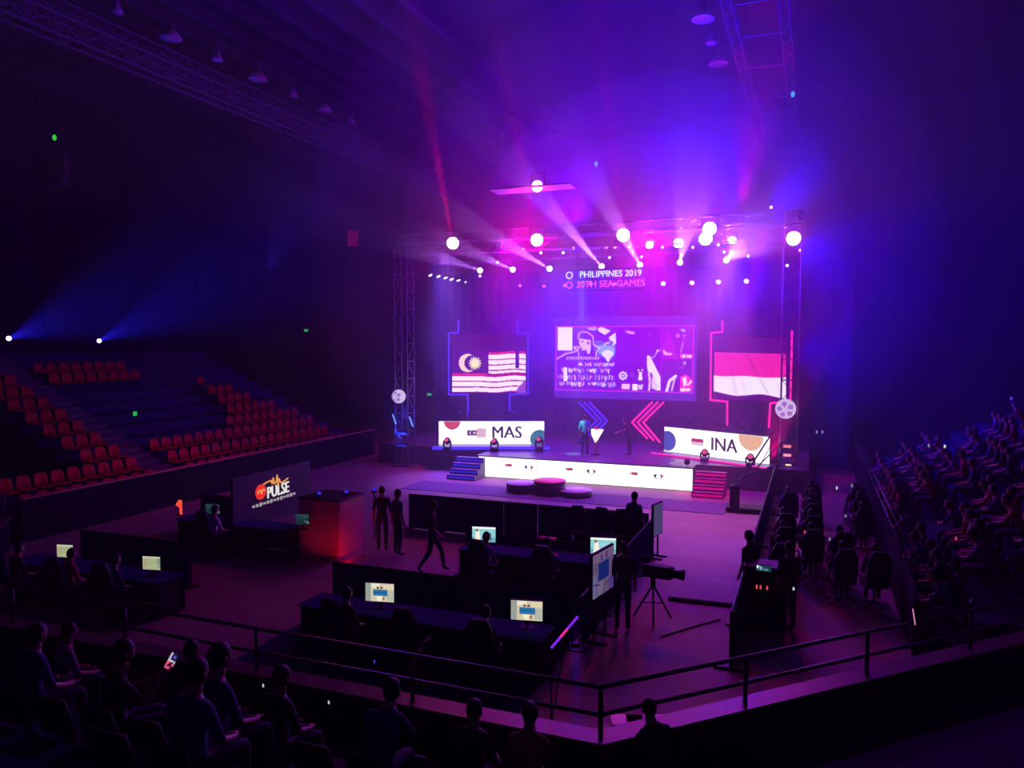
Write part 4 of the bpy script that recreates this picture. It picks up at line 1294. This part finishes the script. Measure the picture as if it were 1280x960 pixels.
# tall angled display
def big_display(a, b, zc, h, label, kind):
    a, b = Vector((*a, 0)), Vector((*b, 0)); d = b - a
    c = (a + b) / 2
    t = thing('display_screen', label, 'screen', c, math.atan2(d.y, d.x))
    L = d.length
    MB().box((0, .04, zc), (L, .06, h), bev=.012).build('casing', PLASTIC, t)
    for s in (-1, 1):
        MB().tube((s * L * .25, .08, 0), (s * L * .25, .08, zc), .025, 8).box((s * L * .25, .08, .02), (.06, .5, .04)).build('stand_leg', BLACK, t)
    P = Pic(60, 44, (.16, .10, .24))
    if kind == 'feed':
        P.rect(0, 0, 60, 44, (0.085, 0.055, 0.125)); P.rect(0, 0, 60, 9, (0.12, 0.07, 0.15)); P.rect(16, 11, 46, 29, (0.005, 0.013, 0.11)); P.rect(22, 3, 28, 9, (.05, .02, .14)); P.rect(36, 2, 42, 9, (.06, .02, .15)); P.rect(0, 20, 10, 44, (.10, .09, .20)); P.poly([(12, 30), (30, 30), (26, 43), (14, 43)], (0.12, 0.095, 0.16)); P.rect(46, 30, 60, 44, (.06, .03, .16)); P.line([(2, 30), (20, 33)], 1.5, (.04, .02, .12)); P.line([(34, 36), (50, 33)], 1.5, (.05, .02, .12))
    else:
        P.rect(0, 0, 60, 44, (.05, .04, .12))
    P.build('picture', [(-L / 2 + .03, .005, zc + h / 2 - .03), (L / 2 - .03, .005, zc + h / 2 - .03), (L / 2 - .03, .005, zc - h / 2 + .03), (-L / 2 + .03, .005, zc - h / 2 + .03)], S1, t)
    return t
a_, b_ = atz(740.5, 725, 1.25), atz(768, 708, 1.25)
big_display((a_.x, a_.y), (b_.x, b_.y), 1.27, .86, 'large display turned sideways showing a blue rectangle, in front of a teal monitor', 'feed')
a_, b_ = atz(817, 652, 1.0), atz(829, 646, 1.0)
big_display((a_.x, a_.y), (b_.x, b_.y), 1.0, .85, 'slim dark display standing edge-on at the end of the long partition', 'dark')
# cable cover, tripod camera
cc = tag(MB().path([(-2.75, 16.1, .03), (-1.4, 16.15, .03)], .05, 6).build('cable_cover', RUBBER), 'thick black cable cover lying across the open floor', 'cable cover')
a_, b_ = atz(826, 797), atz(900, 775)
tag(MB().path([a_ + Vector((0, 0, .015)), (a_ + b_) / 2 + Vector((.05, .1, .015)), b_ + Vector((0, 0, .015))], .015, 5).build('cable', RUBBER), 'thin black cable running over the floor towards the crowd barrier', 'cable')
cq = atz(838, 778)
vc = thing('video_camera', 'large video camera on a tripod standing on the open floor', 'camera', (cq.x - .35, cq.y, 0), R(-100))
for i in range(3):
    a = i * 2 * PI / 3 + .4
    MB().tube((0, 0, .72), (.42 * math.cos(a), .42 * math.sin(a), 0), .022, 6).tube((.25 * math.cos(a), .25 * math.sin(a), .3), (0, 0, .35), .012, 5).build('tripod_leg', BLACK, vc)
MB().tube((0, 0, .65), (0, 0, .9), .05, 8).build('tripod_head', BLACK, vc)
MB().box((0, .1, 1.0), (.24, .62, .24), bev=.03).build('camera_body', PLASTIC, vc)
MB().lathe([(.08, 0), (.09, .14), (.11, .22)], (0, .40, 1.0), 14, (R(-90), 0, 0)).build('camera_lens', BLACK, vc)
MB().ball((.05, -.12, 1.22), .09, 10, 8).build('viewfinder', PLASTIC, vc)
MB().tube((.1, -.15, .9), (.3, -.6, .75), .015, 6).build('pan_handle', BLACK, vc)
# red-lit booth
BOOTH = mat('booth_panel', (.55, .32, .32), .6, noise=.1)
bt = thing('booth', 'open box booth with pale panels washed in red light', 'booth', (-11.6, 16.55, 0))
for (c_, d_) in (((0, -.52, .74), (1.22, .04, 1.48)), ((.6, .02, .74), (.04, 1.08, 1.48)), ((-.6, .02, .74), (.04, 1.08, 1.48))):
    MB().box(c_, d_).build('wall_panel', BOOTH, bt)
MB().box((0, .02, 1.5), (1.3, 1.16, .04), bev=.01).build('top_board', BLACK, bt)
MB().box((.72, -.3, .04), (.5, .9, .08), bev=.01).build('plinth', mat('booth_plinth', (.3, .12, .12), .6), bt)
for i, (px, py) in enumerate(((399, 618), (433, 616), (468, 613))):
    q = atz(px, py, 1.58) if i < 2 else aty(px, py, 18.2)
    t = thing('small_blue_lamp', ['small blue lamp on the booth top, further from the stage podium', 'small blue lamp on the booth top, nearer the standing people', 'small blue lamp behind the standing people beside the booth'][i], 'lamp', (q.x, q.y, 1.52) if i < 2 else (q.x, q.y, q.z - .06))
    MB().box((0, 0, .03), (.14, .14, .06), bev=.01).build('base', BLACK, t)
    MB().ball((0, 0, .09), .05, 10, 6).build('bulb', emat('bulb_blue', (.03, .03, .9), .8, False), t)
    if i == 2: MB().tube((0, 0, -q.z + .06), (0, 0, .01), .02, 6).build('pole', BLACK, t)
light('booth_uplight', 'SPOT', (-10.4, 15.6, .12), (-11.0, 16.5, .55), 20, (1, .01, .03), 110, 1, .05)
light('booth_uplight', 'SPOT', (-11.7, 15.3, .15), (-11.6, 16.1, .9), 3.5, (1, .02, .08), 110, 1, .05)
# heartbeat logo board
lb = thing('logo_board', 'dark board with the glowing word PULSE under an orange heartbeat line', 'sign', (-14.0, 17.3, 0))
MB().box((-.05, 0, 1.22), (.08, 3.3, 1.45)).build('board', mat('board_face', (.06, .02, .06), .7), lb)
for s in (-1, 1):
    MB().box((-.05, s * 1.4, .25), (.08, .08, .5)).box((-.05, s * 1.4, .02), (.5, .1, .04)).build('leg', BLACK, lb)
def lpt(px, py):
    q = atx(px, py, -13.99); return (0.0, q.y - 17.3, q.z)
c1, c2 = lpt(340, 616), lpt(363, 609)
xdir = Vector((0, c2[1] - c1[1], c2[2] - c1[2] + .1))
xdir = Vector((0, 1, .02))
q = lpt(348.0, 613.0)
text('word_pulse', 'PULSE', .45, emat('letters_white', (.85, .85, .85), .95, False), lb, q, xdir, (0, 0, 1), .01, 'CENTER', .80, .0, .02)
q2 = lpt(345, 624.5)
for i in range(13):
    u = -.92 + i * .145
    MB().box((0.005, q2[1] + u, q2[2] + u * .02), (.01, .10, .06 + .02 * (i % 3))).build('small_lettering', emat('letters_dim', (.45, .4, .45), .8, False), lb)
q = lpt(326, 615)
MB().lathe([(.21, 0), (.21, .02)], q, 24, (0, R(90), 0)).build('red_disc', emat('disc_red', (.85, .03, .03), 1, False), lb)
mb = MB(); qv = Vector(q) + Vector((.03, 0, 0))
mb.path([qv + Vector(v) for v in ((0, -.15, -.02), (0, -.1, .06), (0, -.03, .05), (0, 0, -.05), (0, .06, .06), (0, .15, .02))], .025, 5).build('squiggle', emat('squiggle_orange', (1, .3, .1), 1, False), lb)
hp = [(329, 606), (333, 603), (339, 600.5), (340.5, 605), (341.5, 597), (343, 605), (345.5, 602), (346.5, 593.5), (347.8, 608), (348.6, 598), (351, 603.5), (356, 601), (360, 597.5)]
MB().path([Vector(lpt(a, b)) + Vector((.01, 0, 0)) for a, b in hp], .02, 5).build('heartbeat_line', emat('heartbeat_orange', (.95, .38, .12), .9, False), lb)
# small glowing red mark and bits
q = aty(224, 636, 15.9)
rm = thing('red_lit_sign', 'small glowing red pennant-shaped sign left of a dim monitor', 'sign', (q.x, q.y, .75))
MB().add([(-.12, 0, .30), (-.02, 0, .42), (.08, 0, .42), (.08, 0, .02), (.02, 0, .02), (.0, 0, .22), (-.12, 0, .26)] + [(-.12, .03, .30), (-.02, .03, .42), (.08, .03, .42), (.08, .03, .02), (.02, .03, .02), (.0, .03, .22), (-.12, .03, .26)], [(6, 5, 4, 3, 2, 1, 0), (7, 8, 9, 10, 11, 12, 13)] + [(i, (i + 1) % 7, 7 + (i + 1) % 7, 7 + i) for i in range(7)]).build('face', emat('mark_red', (1, .08, .04), 1, False), rm)
MB().box((0, .01, .01), (.16, .12, .02)).build('foot', BLACK, rm)
rc = mat('red_lit_colour', (.6, .05, .08), .8)  # red light on small objects put into their colour
def cap(px, py, z, lab):
    q = atz(px, py, z)
    t = thing('folded_cap', lab, 'cap', (q.x, q.y, z - .05))
    MB().ball((0, 0, .02), .10, 10, 6, (1, 1.2, .55)).build('crown', rc, t)
    MB().box((0, .14, .01), (.15, .12, .015), bev=.004).build('brim', rc, t)
for (a, b, z, lb_) in ((684, 657, 1.02, 'red cap lying on the side of the farther partition'), (690, 693, .80, 'red cap lying on the second production desk'), (556, 669, .95, 'red cap above the red floor patch'), (610, 708, .8, 'dim red cap at the desk end beside the floor patch')):
    pass
rg = [(684, 657, 16.6, .9, 'small object coloured as red-lit on the partition behind the second desk'), (690, 693, 15.8, .76, 'small object coloured as red-lit on the second desk between the teal monitors'), (610, 711, 15.0, .0, ''), ]
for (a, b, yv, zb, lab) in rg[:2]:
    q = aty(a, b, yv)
    tag(MB().box((0, 0, .03), (.42 if a < 690 else .25, .22, .05), bev=.02).build('red_lit_object', rc, None, (q.x, yv, zb)), lab, 'small_object')
# right-hand barrier along the court
br = thing('crowd_barrier', 'long low black barrier along the edge of the open floor, before the crowd', 'barrier', (-1.15, 0, 0))
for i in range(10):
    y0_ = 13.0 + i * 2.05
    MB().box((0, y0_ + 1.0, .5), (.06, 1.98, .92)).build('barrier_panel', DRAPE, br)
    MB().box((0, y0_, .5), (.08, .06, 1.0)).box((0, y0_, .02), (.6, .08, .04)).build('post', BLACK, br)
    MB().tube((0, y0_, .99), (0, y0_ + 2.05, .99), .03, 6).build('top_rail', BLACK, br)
# control rack with little screens
q = aty(955, 708, 15.2)
rk = thing('control_rack', 'black control rack with a small lit screen above three red lights', 'equipment', (q.x, 15.4, 0))
MB().box((0, 0, .6), (.75, .6, 1.2), bev=.02).build('case', BLACK, rk)
MB().box((0, -.32, q.z), (.3, .02, .14)).build('bezel', PLASTIC, rk)
P = Pic(30, 12, (.01, .03, .05)); P.rect(2, 1, 5, 7, (.7, .9, 1)); P.rect(7, 3, 13, 10, (.1, .25, .3)); P.rect(15, 6, 24, 10, (.06, .18, .22)); P.line([(6, 2), (12, 6)], 1, (.4, .6, .7))
P.build('picture', [(-.14, -.335, q.z + .06), (.14, -.335, q.z + .06), (.14, -.335, q.z - .06), (-.14, -.335, q.z - .06)], S1, rk)
for dx in (-.12, -.05, .07):
    MB().box((dx, -.31, q.z - .38), (.03, .03, .07)).build('indicator', emat('indicator_red', (1, .08, .1), .8, False), rk)
# camera crane by the INA desk
cr = thing('camera_crane', 'dark camera crane with long thin arm reaching over the INA desk corner', 'crane', (-1.75, 25.6, 0))
base = Vector((-1.75, 25.6, 0))
MB().box((0, 0, .12), (1.5, .7, .1), bev=.02).box((-.5, 0, .5), (.3, .3, .7), bev=.03).build('dolly', BLACK, cr)
for sx in (-.65, .65):
    for sy in (-.33, .33):
        MB().lathe([(.09, -.03), (.09, .03)], (sx, sy, .09), 12, (R(90), 0, 0)).build('wheel', RUBBER, cr)
MB().tube((-.5, 0, .8), (-.2, .3, 1.15), .06, 8).build('column', BLACK, cr)
p1_, p2_ = aty(923, 606, 25.4) - base, aty(966, 540, 27.5) - base
MB().tube(p1_, p2_, .028, 6).build('arm', BLACK, cr)
MB().tube(aty(942, 597, 25.9) - base, aty(968, 548, 27.5) - base, .014, 5).build('arm_cable', BLACK, cr)
MB().tube(aty(946, 584, 26.1) - base, aty(978, 553, 27.8) - base, .02, 5).build('arm_brace', BLACK, cr)
MB().tube(Vector((-.2, .3, 1.1)), aty(944, 590, 26.0) - base, .03, 6).tube(p1_, Vector((-.5, 0, .9)), .03, 6).build('arm_mount', BLACK, cr)

# ------------------------------------------------------------------ crowd
rn = random.Random(21)
cols = ['black', 'navy', 'grey', 'maroon', 'black', 'navy', 'maroon']
for k in range(7):
    y = 14.6
    while y < 30:
        if rn.random() < .78 and not (21.2 < y < 22.4):
            x = 2.35 + KX * k; z = .35 + KZ * k
            seat(dp, dused, (x, y, z), R(75), 'dark blue stadium seat in the %s of the right-hand stand' % rows_[k], 'dark seats of the right-hand stand, ' + rows_[k])
            cc_ = rn.choice(cols)
            person(rn.choice(['sit', 'sit_lean', 'sit']), cc_, (x - .02, y, z), R(68) + rn.uniform(-.25, .25), 'spectator in a %s top seated in the %s of the right-hand stand' % (cc_, rows_[k]), 'spectators in the right-hand stand, %s, %s tops' % (rows_[k], cc_), rn.uniform(.93, 1.03))
        y += rn.uniform(.62, .9)
for j in range(6):
    for i in range(4):
        if rn.random() < .7:
            x, y = -.55 + i * .62, 17.2 + j * 1.5
            seat(cp, cused, (x, y, 0), R(12), 'black chair in the %s of floor chairs behind the barrier' % rows_[j], 'chairs behind the crowd barrier, ' + rows_[j])
            cc_ = rn.choice(cols)
            person('sit', cc_, (x, y, 0), R(12) + rn.uniform(-.3, .3), 'guest in a %s top in the %s of floor chairs behind the barrier' % (cc_, rows_[j]), 'guests behind the barrier, %s, %s tops' % (rows_[j], cc_))
# nearest rows: seats and spectators
def front_z(k): return .1 + KZF * k
def near(px, k, col, pose, label, rz=0.0, sc=1.0):
    yr = 8.4 - .12 - KX * (k + .5) - .12
    z = front_z(k)
    x = aty(px, 850, yr).x
    x = -13.0 + round((x + 13.0) / .58) * .58
    for dx in (-.58, 0):
        seat(dp, dused, (x + dx, yr - .05, z), 0, 'dark blue plastic seat in the %s of the nearest stand' % rows_[k], 'dark seats of the nearest stand, ' + rows_[k])
    return person(pose, col, (x, yr - .03, z), rz, label, None, sc)
near(25, 3, 'navy', 'sit', 'spectator in navy cut off by the left picture edge, nearest stand', -.1)
ph = near(150, 3, 'black', 'sit_phone', 'spectator in black holding up a phone with a pink and white screen', -.5)
near(262, 3, 'navy', 'sit', 'broad-shouldered spectator in navy seated beside the phone user', -.2, 1.1)
near(365, 2, 'black', 'sit', 'spectator in black seated in front, below the left monitor desk', -.2)
near(475, 2, 'navy', 'sit_lean', 'spectator in navy leaning forward near the middle of the nearest stand', .1)
near(560, 1, 'black', 'sit', 'spectator in black in the second row under the light tube', 0)
near(655, 1, 'maroon', 'sit_lean', 'spectator in maroon leaning on the rail below the light tube', .2)
near(95, 1, 'grey', 'sit', 'spectator in grey seated low by the parapet at the far left', -.3)
near(230, 1, 'black', 'sit_lean', 'spectator in black leaning forward in the second row, behind the rail', -.3)
near(235, 4, 'navy', 'sit', 'closest spectator in navy whose head rises at the bottom edge', .0)
# the phone
pl_ = ph.location; Mx = Matrix.Translation(pl_) @ Matrix.Rotation(ph.rotation_euler[2], 4, 'Z')
hand = Mx @ Vector((.16, .45, 1.07))
pht = thing('phone', 'phone held up sideways with white and pink screen', 'phone', hand, R(20))
pht.rotation_euler = (R(-8), R(28), R(18))
MB().box((0, 0, 0), (.085, .012, .17), bev=.005).build('body', BLACK, pht)
P = Pic(20, 40, (.45, .42, .5)); P.rect(5, 0, 20, 17, (.01, .01, .06)); P.disc(13, 8, 3, (.12, .08, .4)); P.rect(0, 22, 20, 40, (.55, .07, .17)); P.rect(13, 30, 20, 40, (.03, .0, .03)); P.rect(0, 0, 4, 20, (.35, .35, .45))
P.build('picture', [(-.038, -.0075, .08), (.038, -.0075, .08), (.038, -.0075, -.08), (-.038, -.0075, -.08)], S1, pht)
# person and pale tables just beyond the rail
q = atz(832, 893, 1.15)
person('sit_lean', 'black', (q.x, q.y - .2, -.0), R(40), 'person in black bending at the pale tables just beyond the rail')
for i, (px, w_) in enumerate(((784, .42), (812, .6))):
    q = atz(px, 899, .74)
    t = thing('folding_table', 'pale folding table beyond the rail, ' + ('narrower one away from the bent person' if i == 0 else 'wider one beside the bent person'), 'table', (q.x, q.y, 0), R(20))
    MB().box((0, 0, .725), (w_, .28, .03), bev=.008).build('tabletop', LAV, t)
    for sx in (-1, 1):
        for sy in (-1, 1):
            MB().tube((sx * (w_ / 2 - .05), sy * .11, 0), (sx * (w_ / 2 - .05), sy * .11, .71), .012, 6).build('leg', STEEL, t)
q = atz(751, 884, 1.0)
t = thing('small_lit_device', 'tiny bright white device on a stand just beyond the railing corner', 'device', (q.x, q.y, 0))
MB().tube((0, 0, 0), (0, 0, .95), .015, 6).build('stand', BLACK, t); MB().box((0, 0, 1.0), (.07, .03, .12), bev=.01).build('casing', BLACK, t)
MB().box((0, -.017, 1.0), (.055, .004, .1)).build('screen', emat('device_white', (.7, .8, .85), .9, False), t)
# neon tube leaning on the near desk
a_, b_ = aty(689, 810, 9.9), aty(722, 771, 10.4)
lt = thing('light_tube', 'slanted glowing violet light tube standing beside the nearest desk', 'lamp', (a_.x, a_.y, 0))
A_ = Vector(a_) - Vector((a_.x, a_.y, 0)); B_ = Vector(b_) - Vector((a_.x, a_.y, 0))
m1 = A_.lerp(B_, .33); m2 = A_.lerp(B_, .6)
MB().tube(A_, m1, .018, 8).build('tube_end', emat('tube_violet', (.25, .02, .9), 1, False), lt)
MB().tube(m1, m2, .018, 8).build('tube_middle', emat('tube_pink', (.9, .02, .35), 1, False), lt)
MB().tube(m2, B_, .018, 8).build('tube_end', MATS['tube_violet'], lt)
MB().tube((0, 0, 0), A_, .012, 6).box((0, 0, .01), (.3, .3, .02)).tube((0, 0, .1), m2 + Vector((0, .03, 0)), .01, 5).build('stand', BLACK, lt)
# light stick on the rail at the right
q = atz(1144, 781, 1.52)
t = thing('light_stick', 'thin pale pink light stick standing up from the diagonal railing', 'light stick', q)
MB().tube((0, 0, 0), aty(1141, 761, q.y) - q, .008, 6).build('tube', emat('stick_pink', (.8, .3, .45), .8, False), t)

# ------------------------------------------------------------------ roof, side lamps, signs
GIRD = mat('roof_steel', (.12, .11, .15), .5, .3)
for i, (x, z) in enumerate(((-21.4, 15.0), (-22.4, 15.9), (-2.9, 17.0), (-1.1, 17.0))):
    g = thing('roof_girder', ['long lattice roof girder over the left stand, lower of the pair', 'long lattice roof girder over the left stand, upper of the pair', 'pink-lit roof girder above the stage, the nearer to the big lamps', 'pink-lit roof girder above the stage, the one nearer the right wall'][i], 'girder', (x, 24, z))
    truss(g, (0, -20, 0), (0, 22, 0), .34 if i in (2, 3) else .6, .9, .03 if i in (2, 3) else .05, GIRD)
    for yv in (-18, -9, 0, 9, 18):
        MB().tube((0, yv, .15), (0, yv, 19.1 - z), .02, 5).build('hanger', GIRD, g)
jo = thing('ceiling_joists', 'row of parallel ceiling joists under the dark roof', 'joists', (0, 0, 0))
for i in range(14):
    MB().box((-37 + i * 1.7, 22, 18.85), (.35, 50, .5)).build('joist', mat('joist_paint', (.05, .05, .07), .6), jo)
cb = thing('catwalk', 'thin horizontal catwalk bars crossing between the roof girders', 'catwalk', (0, 0, 17))
for y in (27.5, 30.5, 34, 37.5, 38.5):
    MB().tube((-2.9, y, 0), (1.3 if y > 35 else -1.1, y, 0), .04, 6).build('bar', GIRD, cb)
def bay_lamp(loc, r, label, grp):
    t = thing('high_bay_lamp', label, 'ceiling lamp', loc, 0, grp)
    MB().lathe([(r * .3, .35), (r * .55, .25), (r, 0), (r * .97, -.02)], n=18).build('reflector', mat('enamel_reflector', (.6, .6, .68), .35, .2), t)
    MB().box((0, 0, .45), (.18, .18, .25), bev=.02).build('gear_box', GIRD, t)
    MB().tube((0, 0, .5), (0, 0, 19.09 - loc[2]), .015, 5).build('suspension', GIRD, t)
for i in range(8):
    y = 17.8 + i * 2.43
    bay_lamp((-22.8, y, 17.0), .42 if i % 2 == 0 else .22, ('large' if i % 2 == 0 else 'small') + ' round hanging lamp in the row along the left girder', ('large' if i % 2 == 0 else 'small') + ' hanging lamps along the left girder')
    if i < 5: bay_lamp((-3.9, 24 + i * 2.4, 17.2), .42 if i % 2 == 0 else .22, ('large' if i % 2 == 0 else 'small') + ' round hanging lamp in the row beside the pink-lit girder', ('large' if i % 2 == 0 else 'small') + ' hanging lamps beside the pink girder')
light('roof_glow', 'SPOT', (-24, 20, 5.5), (-22.5, 25, 16.5), 2600, (.05, .03, 1), 36, 1, .1)  # added blue spot brightening the hanging lamps, no fixture
light('roof_glow', 'SPOT', (-18, 22, 8), (-17, 29, 19), 1600, (.06, .03, 1), 60, 1, .1)  # added blue spot that picks out the joists, no fixture
# rigging board under the high blinder
q = aty(665, 236, 25.2)
hb_ = thing('hanging_board', 'flat board hanging from the roof, lit pink by the high lamp', 'board', (q.x, 25.2, q.z))
MB().box((0, 0, 0), (2.9, .9, .05), bev=.01).build('board', mat('board_grey', (.4, .35, .4), .5), hb_)
for s in (-1, 1):
    MB().tube((s * 1.3, 0, .02), (s * 1.3, 0, 19.09 - q.z), .005, 4).build('cable', BLACK, hb_)
light('board_lamp', 'SPOT', (q.x + .3, 24.9, q.z - .5), (q.x + .9, 25.2, q.z), 14, (1, 0, .3), 120, .8, .05)
q = aty(441, 298, 30.0)
t = thing('hanging_sign', 'small red square sign hanging left of the trusses', 'sign', q)
MB().box((0, 0, 0), (.55, .05, .7), bev=.01).build('panel', emat('sign_red', (.10, .0, .04), .9, False), t)
MB().tube((0, 0, .35), (0, 0, 19.09 - q.z), .012, 5).build('cable', BLACK, t)
# exit signs and small lamps
GREEN = emat('exit_green', (.03, .7, .18), .7, False)
def exit_sign(px, py, mode, val, w_, h_, label, rz):
    q = aty(px, py, val) if mode == 'y' else atx(px, py, val)
    t = thing('exit_sign', label, 'sign', q, rz)
    MB().box((0, 0, 0), (w_ + .06, .08, h_ + .06), bev=.01).build('housing', BLACK, t)
    for s in (-1, 1):
        MB().box((s * w_ * .25, -.045, 0), (w_ * .42, .01, h_)).build('lit_face', GREEN, t)
    return t
exit_sign(383, 413, 'y', 47.96, .36, .18, 'small green exit sign on the far wall', 0)
exit_sign(168.5, 517, 'x', -24.6, .15, .17, 'small green exit sign above the stand aisle', R(60))
exit_sign(537, 493, 'y', 35.45, .26, .13, 'tiny green exit sign beside the blue neon frame', 0)
for (px, py, c_, lb_) in ((745, 205, 'cyan', 'tiny cyan lamp high above the lit letters'), (991, 118, 'cyan', 'tiny pale green lamp on the roof girder over the right tower'), (68, 172, 'green', 'tiny green lamp high in the upper left darkness')):
    z_ = 14.6 if px != 991 else 16.7
    q = atz(px, py, z_)
    t = thing('pilot_lamp', lb_, 'lamp', q)
    MB().ball((0, 0, 0), .09, 8, 6, (1, 1, 1.5)).build('bulb', emat('pilot_' + c_, (.05, .55, .9) if c_ == 'cyan' else (.05, .6, .05), .9, False), t)
    MB().tube((0, 0, .1), (0, 0, 19.09 - z_), .01, 5).build('cable', BLACK, t)
# loudspeakers hanging in the dark left
q = aty(72, 212, 25)
t = thing('line_array', 'stack of dark loudspeakers hanging over the left stand', 'loudspeaker', (q.x, 25, q.z))
for i in range(4):
    MB().box((0, -.04 * i * i * .3, .6 - .4 * i), (1.0, .5, .36), (R(-4 * i), 0, R(20)), bev=.03).build('cabinet', mat('speaker_grey', (.10, .10, .12), .6), t)
MB().tube((0, 0, .8), (0, 0, 19.09 - q.z), .02, 5).build('cable', BLACK, t)
# blue follow spots on the left stand
for i, (px, py, x, tgt) in enumerate(((11, 423, -30.3, (160, 368, 15)), (124, 426, -30.3, (300, 345, 17)))):
    q = atx(px, py, x)
    a = aty(*tgt)
    t = lamp(px, py, q.y, .095, 'blue spotlight on the left stand with a wide beam, ' + ('near the picture edge' if i == 0 else 'the one nearer the stage'), emat('lens_deep_blue', (.45, .5, 1), 8, False), .5, a, name='follow_spot', lit=[(85000, (.015, .012, 1), 12, .9, .05)])
    MB().tube((0, 0, -.1), (0, 0, -(q.z - (.35 + KZ * 11)) + .0), .03, 6).build('tripod_pole', BLACK, t)
# hall wall ribs on the left, dimly seen
wr_ = tag(thing('trim_1', None, None), kind='structure')
for i in range(9):
    MB().box((-38.9, 2 + i * 5.5, 9.5), (.3, .5, 18.8)).build('wall_rib', MATS['side_wall'], wr_)
# tiny lit phones and lamps in the crowd
for i, (px, py, z, c_) in enumerate(((1021, 540, 3.2, 0), (1028, 540, 3.2, 0), (1161, 557, 3.4, 0), (1181, 558, 3.4, 1), (1046, 610, 1.5, 1), (1065, 607, 1.6, 0), (1037, 674, 1.2, 0), (992, 736, 1.15, 1), (1057, 645, 1.3, 0), (1195, 673, 2.4, 2), (1006, 665, 1.25, 2), (468, 827, 1.3, 3), (411, 878, 1.2, 1), (329, 857, 1.3, 1), (668, 884, 1.05, 2), (1264, 498, 4.6, 3), (744, 697, 1.5, 1))):  # the last entry is a small lamp built like the phones
    q = atz(px, py, z)
    m_ = [emat('phone_dim', (.25, .22, .4), .8, False), emat('phone_pale', (.6, .65, .8), .9, False), emat('phone_red', (.6, .06, .12), .8, False), emat('phone_blue', (.08, .05, .7), .8, False)][c_]
    t = thing('lit_phone_or_lamp', 'tiny glowing phone or small lamp in the dark', 'phone', q, 0, 'tiny lit phones in the crowd')
    s_ = (q - Vector((0, 0, EYE))).length / 950
    MB().box((0, .006, 0), (s_ * 2.6, .01, s_ * 4.4), bev=.002).build('casing', BLACK, t)
    MB().box((0, 0, 0), (s_ * 2.0, .004, s_ * 3.6)).build('screen', m_, t)
